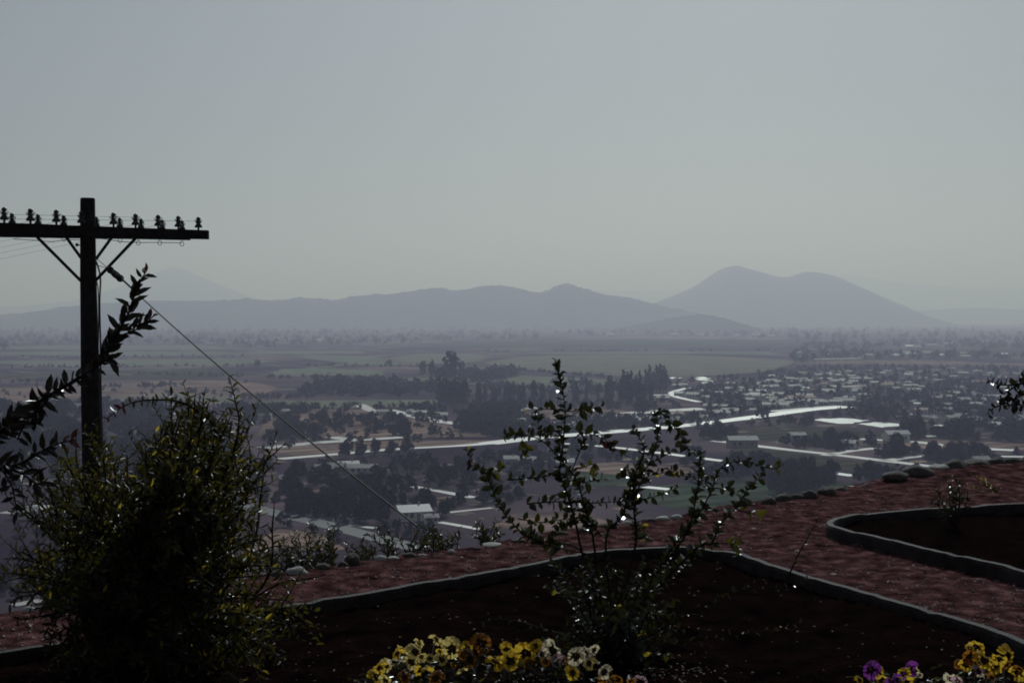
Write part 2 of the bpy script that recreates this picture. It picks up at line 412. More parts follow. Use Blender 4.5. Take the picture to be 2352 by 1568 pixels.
# ------------------------------------------------------------------ hillside and garden terrace
EDGE = [(-16, 3.6), (-10, 4.8), (-5, 6.2), (-3.2, 7.05), (-2.4, 7.5), (-1.27, 8.5), (-.94, 8.87), (-.22, 9.4), (.38, 10.1), (1.04, 10.5), (1.63, 11.2), (2.04, 11.6), (2.5, 12.0), (3.1, 12.5), (3.5, 12.9), (4.87, 13.5), (8, 14.5), (16, 15.5)]
def edge_y(x):
    for (a, b), (c, d) in zip(EDGE, EDGE[1:]):
        if a <= x <= c: return b + (d - b) * (x - a) / (c - a)
    return EDGE[0][1] if x < 0 else EDGE[-1][1]
def side_z(x, y):                            # height of the hillside beyond the rim
    t = max(y - edge_y(x), 0)
    return -.02 - .68 * t + .5 * min(t * .3, 1) * fbm(x * .3, y * .3)
mb = MB(); cols_ = [-16 + i * .5 for i in range(65)]; ts = [-.05, .25, .6, 1.1, 2, 3.5, 6, 9, 13, 18, 25, 35, 50, 70, 100]
for x in cols_:
    for t in ts:
        y = edge_y(x) + t; xx = x * (1 + t * .06)
        z = max(side_z(x, y), -68)
        mb.v.append((xx, y, z if t > 0 else -.04))
nt_ = len(ts)
for i in range(len(cols_) - 1):
    for j in range(nt_ - 1):
        a = i * nt_ + j; mb.f.append((a, a + nt_, a + nt_ + 1, a + 1)); mb.m.append(0)
tag(mb.build('hillside', M['slope'], smooth=True), kind='structure')

KH = .085
near_uv = [(-500, 1560), (-200, 1525), (32, 1493), (159, 1471), (400, 1430), (690, 1385), (848, 1359), (984, 1334), (1121, 1312), (1224, 1293), (1310, 1275), (1389, 1264), (1460, 1258), (1523, 1255), (1588, 1256), (1661, 1263), (1705, 1274), (1793, 1302), (1865, 1324), (1975, 1356), (2103, 1392), (2237, 1430), (2352, 1473), (2600, 1570), (3000, 1730)]
right_uv = [(3100, 1128), (2700, 1140), (2352, 1155), (2161, 1165.5), (2045, 1174), (1957, 1181), (1922, 1189), (1907, 1199), (1919, 1208), (1972, 1222), (2045, 1238.5), (2170, 1268), (2278, 1291), (2352, 1311.5), (2600, 1380), (3000, 1500)]
near_line = crm([G(u, v, KH) for u, v in near_uv], 8); right_line = crm([G(u, v, KH) for u, v in right_uv], 8)
near_poly = [(p.x, p.y) for p in near_line] + [(6, -2), (-6, -2)]
right_poly = [(p.x, p.y) for p in right_line]
def ground_z(x, y, bed):
    z = .009 * fbm(x * 2, y * 2) + .0045 * fbm(x * 9, y * 9, 2) + .006 * fbm(x * 21, y * 21, 4)
    if bed: z += .02 + .03 * fbm(x * 2.5, y * 2.5, 7) + .02 * abs(noise.noise(Vector((x * 14, y * 14, 3))))
    else:
        z += .008 * noise.noise(Vector((x * 30, y * 30, 5)))
        if x > 2.6: z += .10 * min((x - 2.6) / 1.5, 1) * max(0, 1 - (edge_y(x) - y) / 1.0) 
    return z
path, bed = MB(), MB()
xs = [-7.5 + i * .045 for i in range(356)]; NR = 250
grid = []; isbed = []
for x in xs:
    ye = edge_y(x); rowv = []; rowb = []
    for j in range(NR):
        y = 3.0 + (ye - 3.0) * j / (NR - 1)
        b = inpoly(x, y, near_poly) or inpoly(x, y, right_poly)
        rowv.append((x, y, ground_z(x, y, b))); rowb.append(b)
    grid.append(rowv); isbed.append(rowb)
idx = [{}, {}]
for i in range(len(xs) - 1):
    for j in range(NR - 1):
        b = isbed[i][j]; t = bed if b else path; ix = idx[1 if b else 0]; f = []
        for a, c in ((i, j), (i + 1, j), (i + 1, j + 1), (i, j + 1)):
            k = a * NR + c
            if k not in ix: ix[k] = len(t.v); t.v.append(grid[a][c])
            f.append(ix[k])
        t.f.append(tuple(f)); t.m.append(0)
mbo = MB()                                   # ground around the camera and to the sides
for q in ([(-16, -8), (16, -8), (16, 3), (-16, 3)], [(-16, 3), (-7.5, 3), (-7.5, edge_y(-7.5)), (-16, 3.55)], [(8.4, 3), (16, 3), (16, 15.5), (8.4, edge_y(8.4))]):
    path.add([(a, b, -.012) for a, b in q], [(0, 1, 2, 3)])
tag(path.build('path', M['gravel'], smooth=True), kind='structure')
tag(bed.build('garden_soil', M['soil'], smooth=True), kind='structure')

def kerb(name, line, label):
    mb = MB(); W = .029; n = len(line); prof = [(-W, -.12), (-W, -.018), (-W * .72, 0), (W * .72, 0), (W, -.018), (W, -.12)]
    vs = []
    for i, p in enumerate(line):
        t = line[min(i + 1, n - 1)] - line[max(i - 1, 0)]; t.z = 0; t.normalize(); nn = Vector((-t.y, t.x, 0))
        wz = .006 * fbm(p.x * 2, p.y * 2, 4) + .005 * fbm(p.x * 9, p.y * 9, 1); wn = .008 * fbm(p.x * 3, p.y * 3, 6)
        if i % 14 == 7: wz -= .007
        for a, z in prof: vs.append(Vector((p.x, p.y, KH + z + wz)) + nn * (a + wn))
    k = len(prof); fs = []
    for i in range(n - 1):
        for j in range(k - 1): fs.append((i * k + j, (i + 1) * k + j, (i + 1) * k + j + 1, i * k + j + 1))
    mb.add(vs, fs); o = mb.build(name, M['concrete'])
    return tag(o, label, 'kerb', 'concrete kerbs round the flower beds')
def resample(line, step):
    out = [line[0]]; acc = 0
    for a, b in zip(line, line[1:]):
        L = (b - a).length; s = step - acc
        while s < L:
            out.append(a.lerp(b, s / L)); s += step
        acc = L - (s - step)
    out.append(line[-1]); return out
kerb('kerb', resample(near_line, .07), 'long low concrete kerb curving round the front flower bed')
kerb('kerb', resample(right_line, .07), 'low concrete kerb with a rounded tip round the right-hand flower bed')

# edging stones
def stone_mesh(seed, m):
    random.seed(seed); mb = MB(); n, k = 14, 8; vs = []
    for i in range(k + 1):
        th = math.pi * i / k
        for j in range(n):
            ph = 2 * math.pi * j / n
            p = Vector((math.sin(th) * math.cos(ph), math.sin(th) * math.sin(ph), math.cos(th)))
            r = 1 + .30 * noise.noise(p * 1.2 + Vector((seed, 0, 0))) + .12 * noise.noise(p * 3 + Vector((0, seed, 0)))
            vs.append(p * r)
    fs = []
    for i in range(k):
        for j in range(n): fs.append((i * n + j, (i + 1) * n + j, (i + 1) * n + (j + 1) % n, i * n + (j + 1) % n))
    mb.add(vs, fs); return mb
ORD = 'first second third fourth fifth sixth seventh eighth ninth tenth eleventh twelfth thirteenth fourteenth fifteenth sixteenth seventeenth eighteenth nineteenth twentieth'.split()
ORD += ['twenty-' + o for o in ORD[:9]] + ['thirtieth'] + ['thirty-' + o for o in ORD[:9]] + ['fortieth'] + ['forty-' + o for o in ORD[:9]] + ['fiftieth'] + ['fifty-' + o for o in ORD[:9]]
protos = []
stones = []                                  # u, v of the foot, width and height in frame units, pale
for u, v, a, h, p in [(60, 1404, 26, 10, 1), (96, 1399, 22, 9, 0), (128, 1394, 30, 12, 1), (165, 1388, 24, 10, 0), (205, 1384, 26, 12, 1), (245, 1378, 28, 12, 1), (290, 1372, 24, 10, 0), (335, 1366, 26, 11, 0), (380, 1358, 30, 12, 1), (430, 1351, 28, 11, 0), (480, 1344, 26, 11, 0), (530, 1337, 30, 12, 1), (580, 1330, 26, 11, 0), (628, 1322, 28, 12, 0),
    (680, 1317, 46, 16, 1), (740, 1305, 30, 13, 0), (786, 1299, 22, 10, 0), (808, 1293, 34, 22, 0), (872, 1285, 26, 10, 1), (902, 1284, 24, 7, 1), (940, 1277, 30, 9, 0), (970, 1277, 18, 6, 1), (1036, 1268, 16, 7, 1), (1095, 1261, 16, 6, 0), (1128, 1253, 40, 8, 1), (1190, 1243, 30, 8, 0), (1235, 1236, 26, 9, 0), (1290, 1227, 30, 9, 0),
    (1340, 1219, 26, 8, 0), (1390, 1211, 24, 9, 0), (1442, 1203, 22, 8, 1), (1490, 1195, 30, 7, 0), (1525, 1192, 28, 8, 1), (1556, 1189, 24, 9, 1), (1600, 1180, 34, 11, 0), (1638, 1172, 28, 9, 0), (1710, 1160, 34, 19, 0), (1768, 1157, 30, 18, 0), (1803, 1148, 36, 16, 0), (1834, 1142, 26, 10, 0), (1863, 1140, 32, 16, 0), (1902, 1134, 38, 16, 0), (1936, 1128, 36, 12, 0),
    (1958, 1122, 26, 8, 1), (1990, 1122, 34, 12, 0)]:
    stones.append((u, v, a, h, p))
right_st = [(2060, 1112, 60, 20, 0), (2112, 1104, 64, 26, 0), (2160, 1095, 52, 18, 1), (2196, 1094, 62, 30, 0), (2244, 1086, 60, 22, 0), (2292, 1082, 50, 22, 0), (2330, 1078, 46, 18, 0), (2372, 1076, 50, 22, 0)]
allst = stones + right_st
meshes = []
for sd in range(6): meshes.append((stone_mesh(sd * 3 + 1, 0)))
built = {}
for i, (u, v, a, h, p) in enumerate(allst):
    g = G(u, v + 2)
    if i >= len(stones): g.z += .06
    d = g.y; W = a / F * d * (.56 if i < len(stones) else .54); H = h / F * d * 1.0
    key = (i % 6, p)
    if key not in built:
        o = meshes[i % 6].build('edging_stone', M['paint_stone' if p else 'stone'], smooth=True); built[key] = o
    else:
        o = built[key].copy(); col.objects.link(o)
    o.location = (g.x, g.y + .04, g.z + H * .18); o.scale = (W, W * random.uniform(.65, .95), H * (.82 if i < len(stones) else .66))
    o.rotation_euler = (0, 0, random.uniform(-.5, .5))
    sz = 'large dark boulder' if h >= 20 else ('pale rounded edging stone' if p else 'dark rounded edging stone')
    tag(o, '%s, %s from the left in the row along the path rim' % (sz, ORD[i]), 'stone', 'stones edging the garden path')

# ------------------------------------------------------------------ telephone pole with two crossarms
random.seed(11)
PD = 20.0
pole = empty('telephone_pole', (0, 0, 0))
base = D(214, 1000, PD); gz = side_z(base.x / 1.5, base.y) 
base_pt = Vector((D(222, 900, PD).x, PD, side_z(-5.6, PD) - .8))
pole.location = base_pt
tag(pole, 'dark wooden telephone pole carrying a double crossarm of insulators', 'telephone pole')
def P_(mb, name, m, parent=pole, smooth=False, loc=None):
    """build a mesh given in world coordinates as a part of the pole"""
    o = mb.build(name, m, parent, smooth, origin=loc if loc is not None else base_pt)
    if loc is not None: o.location = Vector(loc) - (base_pt if parent is pole else Vector(parent['at']))
    return o
mb = MB()
sh = [(201.5, 455, 15), (201.5, 457.5, 16.5), (201.8, 520, 17), (203, 640, 18.3), (206, 780, 20), (208, 900, 21.5), (211, 1000, 22.5), (214, 1150, 23.5)]
pts = [D(u, v, PD) for u, v, r_ in sh]; rr = [r_ / F * PD for u, v, r_ in sh]
low = Vector((pts[-1].x - .03, PD, base_pt.z)); pts.append(low); rr.append(.165)
mb.tube(pts, rr, 14); P_(mb, 'shaft', M['pole'], smooth=False)
def arm(dy, corners, name):                  # corners: (u, vtop, vbot) left, right
    mb = MB(); (ul, tl, bl), (ur, tr, br) = corners; c = []
    dl, dr = PD - .25 + dy, PD + .25 + dy; th = .05
    for s in (-1, 1):
        pass
    L = lambda u, v, d, s: D(u, v, d) + Vector((0, s * th, 0))
    lb, lt, rb, rt = D(ul, bl, dl), D(ul, tl, dl), D(ur, br, dr), D(ur, tr, dr)
    o = Vector((0, th, 0))
    N = 10; rows = []
    for i in range(N + 1):
        t = i / N; b = lb.lerp(rb, t); a = lt.lerp(rt, t)
        wz = Vector((0, 0, .006 * noise.noise(Vector((t * 9, dy, 0))))); b = b + wz; a = a + wz
        rows += [b - o, b + o, a + o * .8, a - o * .8]
    fs = [(0, 1, 2, 3), (4 * N + 3, 4 * N + 2, 4 * N + 1, 4 * N)]
    for i in range(N):
        for j in range(4): fs.append((4 * i + j, 4 * i + (j + 1) % 4, 4 * i + 4 + (j + 1) % 4, 4 * i + 4 + j))
    mb.add(rows, fs)
    return P_(mb, 'crossarm', M['pole']), (lt, rt)
fa, (fl, fr) = arm(-.165, ((-170, 505, 535.5), (479, 529.5, 550)), 'front')
ra, (rl, rr_) = arm(.175, ((-160, 513, 542), (436, 532.5, 551.5)), 'rear')
ins_prof = [(.014, -.02), (.014, .038), (.052, .036), (.055, .048), (.050, .062), (.030, .088), (.026, .098), (.036, .108), (.036, .118), (.024, .128), (.026, .142), (.033, .150), (.031, .168), (.018, .182), (.004, .188)]
def insulator(parent, p, s):
    mb = MB(); mb.lathe((0, 0, 0), ins_prof, 12, 0, s)
    for k in range(3):                       # tie wire wrapped round the groove
        r0 = .04 + .006 * k; a0 = random.uniform(0, 6)
        mb.tube([Vector((math.cos(a0 + q * .5) * r0, math.sin(a0 + q * .5) * r0, .108 + .012 * k + .01 * math.sin(q))) * s for q in range(13)], .0035, 4)
    o = mb.build('insulator', M['glassins'], parent, True)
    o.location = Vector(p) - base_pt; return o
pins_f = [-110, -50, 9, 68.5, 127.6, 185, 259, 310, 362.6, 409.6, 456.6]
def on_arm(a, b, u):
    ua, ub = 1176 + a.x / a.y * F, 1176 + b.x / b.y * F
    t = (u - ua) / (ub - ua); return a.lerp(b, t)
fpos, rpos = [], []
for i, u in enumerate(pins_f):
    p = on_arm(fl, fr, u); fpos.append(p); insulator(fa, p, 1.2 - .02 * i)
for i, (u, du) in enumerate(zip(pins_f[:-1], [19, 18, 18, 17.5, 17, 35, 15, 13, 10, 10])):
    p = on_arm(rl, rr_, u + du); rpos.append(p); insulator(ra, p, 1.02 - .02 * i)
for (u0, v0, u1, v1, dy) in [(84, 543, 186, 645, -.22), (151, 543, 186, 592, .22), (257, 545, 220, 596, .22), (312, 547, 219, 645, -.22)]:
    mb = MB(); a = D(u0, v0, PD + dy); b = D(u1, v1, PD + dy * .55); d = (b - a).normalized(); s = d.cross(Vector((0, 1, 0))) * .021; t = Vector((0, .006, 0))
    mb.hexa([a - s - t, a + s - t, a + s + t, a - s + t, b - s - t, b + s - t, b + s + t, b - s + t]); P_(mb, 'brace', M['pole'])
mb = MB()
mb.tube(crm([D(221, 600, PD - .1), D(228, 622, PD - .12), D(231, 645, PD - .1), D(229, 700, PD - .08), D(231, 790, PD - .08), D(232, 900, PD - .08), D(235, 1000, PD - .05), D(240, 1150, PD)], 4), .012, 6)
mb.tube(crm([D(221, 640, PD - .05), D(226, 670, PD - .1), D(227, 740, PD - .1), D(226, 830, PD - .1), D(231, 900, PD - .1)], 4), .008, 5)
P_(mb, 'cable', M['wire'])
mb = MB()                                    # bridle wire and its rings under the arm
for u, v in [(318, 558), (367, 558), (418, 560), (276, 552), (147, 549)]:
    c = D(u, v, PD + .1); mb.tube([c + Vector((math.cos(q * .63) * .028, 0, math.sin(q * .63) * .034)) for q in range(11)], .004, 4)
    mb.tube([c + Vector((0, 0, .034)), c + Vector((0, 0, .09))], .004, 4)
mb.tube(crm([D(u, v, PD + .1) for u, v in [(30, 549), (80, 552), (120, 555), (150, 551), (186, 551), (230, 548), (280, 555), (318, 557), (367, 557), (418, 558)]], 4), .0045, 4)
P_(mb, 'bridle_wire', M['wire'])
mb = MB(); c = D(177, 562, PD - .1); mb.tube([D(188, 564, PD - .1), c], .008, 6); mb.lathe(c - Vector((0, 0, .025)), [(.008, 0), (.024, .012), (.026, .03), (.012, .045)], 8); P_(mb, 'bracket', M['wire'])

# line wires: looping over the pins and away to the left, downhill
for i, p in enumerate(rpos[:9]):
    a = p + Vector((0, 0, .10)); q = fpos[i] + Vector((0, 0, .13))
    far = D(-760 - 40 * i, 560 + 26 * i, 62)
    mb = MB(); pts = [q, q.lerp(a, .35) + Vector((.02, 0, .045)), a.lerp(q, .3) + Vector((.05, 0, .02)), a + Vector((.045, 0, -.03)), a]
    line = [a.lerp(far, t / 14) - Vector((0, 0, 1.3 * (t / 14) * (1 - t / 14))) for t in range(15)]
    mb.tube(crm(pts, 5), .0035, 4, cap=False); mb.tube(line, .0016, 4, cap=False)
    o = mb.build('line_wire', M['wire'], origin=tuple(a))
    tag(o, 'thin telephone wire leaving the %s rear insulator from the left downhill' % ORD[i], 'wire', 'telephone wires on the crossarm')
a = D(-150, 506, 19.7); b = D(470, 519, 20.3)
for k, (va, vb) in enumerate([(497, 499), (512, 508)]):
    a = D(-400, va - 14, 17); b = D(300 + 150 * k, vb, 20.3); mb = MB()
    mb.tube([a.lerp(b, t / 10) for t in range(11)], .002, 4); o = mb.build('line_wire', M['wire'], origin=tuple(a))
    tag(o, ['thin upper wire running level past the pole top to the right', 'thin lower wire running level just above the crossarm'][k], 'wire', 'telephone wires on the crossarm')

# guy wire
g0, g1 = D(222, 594, PD), D(958, 1208, 10.7)
guy = empty('guy_wire', tuple(g1)); tag(guy, 'steel guy wire with a strain insulator slanting down from the pole to the terrace rim', 'guy wire')
gl = lambda t: g0.lerp(g1, t)
def tpar(u):                                 # parameter along the wire whose picture column is u
    lo, hi = 0, 1
    for _ in range(40):
        mid = (lo + hi) / 2; p = gl(mid)
        if 1176 + p.x / p.y * F < u: lo = mid
        else: hi = mid
    return lo
t1, t2 = tpar(250), tpar(282)
mb = MB(); mb.tube([gl(0), gl(t1)], .0045, 5); mb.tube([gl(0) + Vector((0, 0, -.09)), gl(t1)], .0045, 5)
n_ = 40; pts = []
for i in range(n_ + 1):
    t = t2 + (1 - t2) * i / n_; s = Vector((0, 0, -.06 * math.sin(math.pi * i / n_)))
    pts.append(gl(t) + s)
pts[-1] = gl(1)
mb.tube(pts, .0075, 6); mb.tube([gl(t2) + Vector((0, 0, .012)), gl(t2 + (1 - t2) * .05)], .011, 6)
mb.build('wire', M['wire'], guy, origin=tuple(g1))
mb = MB(); ax = [gl(t1 + (t2 - t1) * k / 7) for k in range(8)]
mb.tube(ax, [.016, .050, .034, .046, .048, .040, .050, .016], 10); mb.build('strain_insulator', M['pole'], guy, origin=tuple(g1))

# ------------------------------------------------------------------ shrubs
def twig(st, lf, pts, r0, r1, t0=.2, gap=.022, L=.04, W=.012, ang=55, m=0, tipm=None, jl=.3, up=.35, n=6, skip=.08, ym=None, yp=.03, face=0.0):
    c = crm(pts, n); k = len(c)
    st.tube(c, [r0 + (r1 - r0) * i / (k - 1) for i in range(k)], 5)
    tot = sum((b - a).length for a, b in zip(c, c[1:])); acc = 0; nxt = tot * t0; ph = random.uniform(0, 6)
    for a, b in zip(c, c[1:]):
        seg = (b - a).length
        if seg < 1e-6: continue
        t = (b - a) / seg
        while nxt < acc + seg:
            p = a + t * (nxt - acc); ph += 2.4 + random.uniform(-.4, .4)
            s1 = t.orthogonal().normalized(); s2 = t.cross(s1)
            sd = s1 * math.cos(ph) + s2 * math.sin(ph)
            A = R(ang + random.uniform(-20, 20))
            d = t * math.cos(A) + sd * math.sin(A) + Vector((0, 0, .15)); nn = (t * .6 * (1 - face) + Vector((0, -face, up)) + rv(.5)).normalized()
            fr = nxt / tot; ll = L * random.uniform(1 - jl, 1 + jl) * (1 if fr < .85 else .8)
            mm = m
            if ym is not None and random.random() < yp: mm = ym
            if tipm is not None and fr > tipm[1]: mm = tipm[0]
            if random.random() > skip: lf.leaf(p, d, nn, ll, W * ll / L, mm, droop=random.uniform(.05, .3))
            nxt += gap * random.uniform(.6, 1.4)
        acc += seg
    return c
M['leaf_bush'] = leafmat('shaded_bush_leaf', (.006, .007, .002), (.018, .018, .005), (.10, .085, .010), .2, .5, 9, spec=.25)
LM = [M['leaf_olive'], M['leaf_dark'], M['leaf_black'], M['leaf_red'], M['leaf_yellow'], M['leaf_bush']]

# --- large leafy bush at the left
random.seed(21)
b0 = G(330, 1508, .04)
bush = empty('bush', tuple(b0)); tag(bush, 'large dense olive-leaved bush in the front bed below the pole', 'bush')
st, lf = MB(), MB()
def shoot(uvd, r0=.008, **k):
    tip = [D(*q) for q in uvd]; return twig(st, lf, tip, r0, .0015, **k)
outline = [(35, 1140), (100, 1085), (170, 1000), (215, 1010), (270, 1060), (345, 1050), (362, 975), (420, 950), (470, 958), (520, 1000), (562, 1050), (610, 1050), (632, 1180), (640, 1330), (690, 1400), (640, 1480), (520, 1568), (200, 1600), (60, 1420), (30, 1300)]
shoot([(345, 1500, 5.9), (440, 1250, 5.7), (520, 1080, 5.6), (548, 980, 5.5), (540, 920, 5.5), (527, 868, 5.5)], .007, t0=.3, gap=.011, L=.048, W=.016, ang=60, face=.5, ym=4, yp=.04)
shoot([(345, 1500, 5.9), (430, 1200, 5.8), (500, 1010, 5.6), (430, 930, 5.5), (350, 918, 5.5), (290, 930, 5.5), (245, 962, 5.5)], .007, t0=.3, gap=.009, L=.036, W=.015, ang=65, face=.5, m=5, tipm=(3, .94))
shoot([(345, 1500, 5.9), (450, 1200, 5.8), (470, 1000, 5.6), (440, 935, 5.6), (410, 925, 5.6), (395, 940, 5.6)], .006, t0=.35, gap=.010, L=.038, W=.015, face=.5, m=5)
shoot([(360, 1500, 6.0), (520, 1250, 6.0), (572, 1080, 6.0), (572, 1015, 6.0)], .009, t0=.3, L=.042, ym=4, yp=.1)
shoot([(360, 1500, 6.0), (560, 1300, 6.1), (600, 1130, 6.1), (606, 1040, 6.1)], .009, t0=.3, L=.042, ym=4, yp=.08)
shoot([(380, 1500, 6.0), (600, 1350, 6.1), (626, 1200, 6.1), (630, 1150, 6.1)], .008, t0=.3, L=.04, ym=4, yp=.08)
shoot([(300, 1500, 5.9), (230, 1250, 5.6), (180, 1080, 5.5), (175, 990, 5.5)], .009, t0=.3, L=.042, ym=4, yp=.3)
shoot([(300, 1500, 5.9), (160, 1250, 5.6), (115, 1130, 5.5), (95, 1095, 5.5)], .009, t0=.3, L=.042, ym=4, yp=.2)
shoot([(300, 1500, 5.9), (300, 1250, 5.8), (360, 1080, 5.7), (372, 980, 5.7)], .009, t0=.3, L=.042, ym=4, yp=.1)
shoot([(330, 1500, 5.9), (280, 1250, 5.7), (215, 1100, 5.6), (215, 1030, 5.6)], .009, t0=.3, L=.042, ym=4, yp=.1)
shoot([(400, 1500, 6.0), (620, 1440, 5.9), (700, 1400, 5.8), (735, 1420, 5.8), (725, 1480, 5.8)], .006, t0=.4, L=.04, W=.015, ang=70)
shoot([(400, 1500, 6.0), (620, 1350, 6.1), (700, 1330, 6.2), (750, 1320, 6.2)], .006, t0=.5, gap=.04, L=.03, W=.012)
lobe = [(358, 970), (420, 948), (480, 968), (530, 1010), (565, 1060), (560, 1240), (390, 1240)]
cnt = 0
while cnt < 400:
    u, v = random.uniform(25, 700), random.uniform(945, 1560)
    if not inpoly(u, v, outline if cnt < 310 else lobe): continue
    cnt += 1
    d1 = random.uniform(5.1, 6.5); bs = b0 + Vector((random.uniform(-.12, .12), random.uniform(-.15, .15), 0))
    tip = D(u, v, d1)
    if tip.z < .05: tip.z = .05
    mid = bs.lerp(tip, .55) + Vector((random.uniform(-.08, .08), random.uniform(-.1, .1), .10))
    dark = random.random() < .62
    twig(st, lf, [bs, mid, tip, tip + (tip - mid) * .25 + Vector((0, 0, random.uniform(-.1, .05)))], .006, .0015, t0=.35, gap=.019, L=.042, W=.0125, m=5 if dark else 0, ym=4, yp=.03, n=5)
    for _ in range(3):
        t = random.uniform(.45, .95); q = bs.lerp(mid, t / .55) if t < .55 else mid.lerp(tip, (t - .55) / .45)
        e = q + rv(.17) + Vector((0, 0, .1))
        twig(st, lf, [q, q.lerp(e, .5) + rv(.02), e], .003, .001, t0=.1, gap=.017, L=.038, W=.012, m=5 if dark else 0, ym=4, yp=.03, n=3)
st.build('stems', M['bark'], bush, origin=tuple(b0)); lf.build('foliage', LM, bush, origin=tuple(b0))

# --- broad-leaved shrub reaching in from the left edge
random.seed(5)
b1 = Vector((-2.0, 4.35, .02)); sh1 = empty('shrub', tuple(b1)); tag(sh1, 'nearly black shrub leaning in from the left edge across the pole, red young tips', 'shrub')
st, lf = MB(), MB(); d = 4.4
kw = dict(L=.060, W=.021, gap=.0085, ang=58, jl=.25, skip=.02, up=.4, face=.8)
twig(st, lf, [b1, D(-150, 1200, d), D(-25, 1021, d), D(75, 934, d), D(125, 901, d), D(185, 866, d), D(230, 834, d), D(250, 804, d), D(265, 771, d)], .009, .004, t0=.42, m=2, **kw)
twig(st, lf, [D(250, 804, d), D(265, 771, d), D(285, 738, d), D(295, 719, d), D(304, 692, d), D(317, 657, d), D(328, 636, d), D(339, 619, d)], .005, .0015, t0=.02, m=2, tipm=(3, .93), L=.052, W=.0185, gap=.0085, ang=55, up=.4, skip=.0, face=.8)
twig(st, lf, [D(240, 822, d), D(269, 778, d), D(300, 762, d), D(322, 752, d), D(353, 726, d)], .004, .0015, t0=.05, m=2, tipm=(3, .88), L=.050, W=.018, gap=.0095, ang=50, up=.4, skip=.0, face=.8)
twig(st, lf, [D(228, 838, d), D(246, 826, d), D(262, 822, d)], .004, .002, t0=.1, m=2, L=.055, W=.019, gap=.007, ang=60, face=.8)
twig(st, lf, [D(110, 915, d), D(60, 970, d - .1), D(40, 1010, d - .1)], .005, .002, t0=.0, m=2, **kw)
twig(st, lf, [b1, D(-200, 1250, d), D(-60, 1090, d), D(37, 1068, d), D(87, 1041, d), D(125, 1021, d), D(172, 1009, d)], .009, .002, t0=.55, m=2, tipm=(3, .965), **kw)
twig(st, lf, [b1, D(-220, 1300, d), D(-90, 1110, d), D(0, 1000, d), D(30, 960, d)], .009, .002, t0=.4, m=2, **kw)
twig(st, lf, [D(20, 1075, d), D(55, 1090, d), D(85, 1110, d), D(110, 1100, d)], .004, .002, t0=.2, m=2, L=.062, W=.019, gap=.012, face=.6)
twig(st, lf, [b1, D(-250, 1300, d), D(-120, 1150, d), D(-40, 1060, d), D(20, 1100, d), D(40, 1180, d)], .009, .002, t0=.4, m=2, **kw)
st.build('stems', M['bark'], sh1, origin=tuple(b1)); lf.build('foliage', LM, sh1, origin=tuple(b1))

# --- thorny many-stemmed shrub in the middle
random.seed(33)
b2 = G(1405, 1500, .04); sh2 = empty('shrub', tuple(b2)); tag(sh2, 'open many-stemmed shrub with arching twigs in the middle of the front bed', 'shrub')
st, lf = MB(), MB(); dd = b2.y
C = lambda x, y, o=0.0: D(1004.9 + .3418 * x, 792.4 + .3418 * y, dd + o)
kw = dict(L=.043, W=.027, gap=.0082, ang=62, face=.45, jl=.4, m=1, ym=4, yp=.008, skip=.08)
def stem(pts, r0, r1, t0, root=True, **k):
    kk = dict(kw); kk.update(k)
    p = [C(*q) for q in pts]
    if root: p = [b2 + Vector((random.uniform(-.07, .07), random.uniform(-.07, .07), 0))] + p
    return twig(st, lf, p, r0, r1, t0=t0, **kk)
stem([(980, 1420), (930, 1200), (860, 960), (820, 860), (840, 700), (857, 450), (830, 240), (795, 120)], .006, .002, .45, gap=.010)
stem([(830, 330, .02), (825, 230), (800, 160), (795, 105)], .002, .001, .0, root=False, L=.042, W=.021, gap=.011, yp=.0)
stem([(1050, 1330), (1000, 1130), (950, 950), (900, 850), (830, 760), (810, 560)], .0058, .002, .5)
stem([(1320, 1400), (1320, 1100), (1320, 900), (1390, 700), (1310, 560)], .0065, .002, .5)
stem([(1130, 1330), (1240, 1150), (1300, 950), (1420, 800), (1480, 620), (1470, 460)], .0058, .002, .45)
stem([(1460, 470), (1490, 450), (1600, 560), (1680, 690), (1770, 760)], .003, .0015, .0, root=False, gap=.010)
stem([(1550, 1400), (1690, 1220), (1740, 1000), (1760, 850), (1765, 740)], .005, .002, .45)
stem([(1600, 1370), (1720, 1190), (1830, 1000), (1900, 830), (2050, 780), (2250, 830), (2320, 800)], .005, .0015, .5, gap=.012, tipm=(0, .97))
stem([(1700, 1400), (1840, 1330), (1900, 1200), (2000, 1100), (2100, 950), (2200, 860)], .006, .0015, .45)
stem([(1000, 1420), (640, 1300), (480, 1170), (390, 1020), (320, 850), (240, 790), (190, 680)], .005, .0015, .5, tipm=(4, .98))
stem([(340, 880), (420, 830), (440, 800)], .002, .001, .1, root=False, m=0, L=.04)
stem([(250, 820), (215, 815)], .002, .001, .1, root=False, m=3)
stem([(470, 905), (650, 890), (820, 870), (960, 920), (1100, 900)], .0035, .0015, .0, root=False, gap=.012)
stem([(600, 1065), (800, 1050), (1000, 1060), (1200, 1050), (1450, 1020), (1620, 950)], .0035, .0015, .0, root=False, gap=.012)
stem([(855, 445), (740, 430), (600, 435)], .0025, .001, .1, root=False, tipm=(4, .93), gap=.018)
stem([(855, 445), (950, 440), (1100, 410)], .0025, .001, .1, root=False, gap=.014)
stem([(820, 640), (760, 600), (690, 560), (670, 470)], .0025, .001, .2, root=False, L=.04)
stem([(820, 760), (700, 640), (560, 600), (440, 615)], .0035, .0015, .1, root=False, gap=.012, tipm=(0, .95))
stem([(560, 610), (590, 700), (560, 740)], .002, .001, .2, root=False, m=0, L=.04)
stem([(900, 850), (980, 640), (960, 590), (1100, 620), (1200, 700), (1300, 760)], .003, .0015, .2, root=False, gap=.014)
stem([(1200, 650), (1160, 690)], .002, .001, .1, root=False, m=3)
stem([(540, 1165), (700, 1190), (850, 1170), (1050, 1190)], .003, .001, .0, root=False, gap=.02)
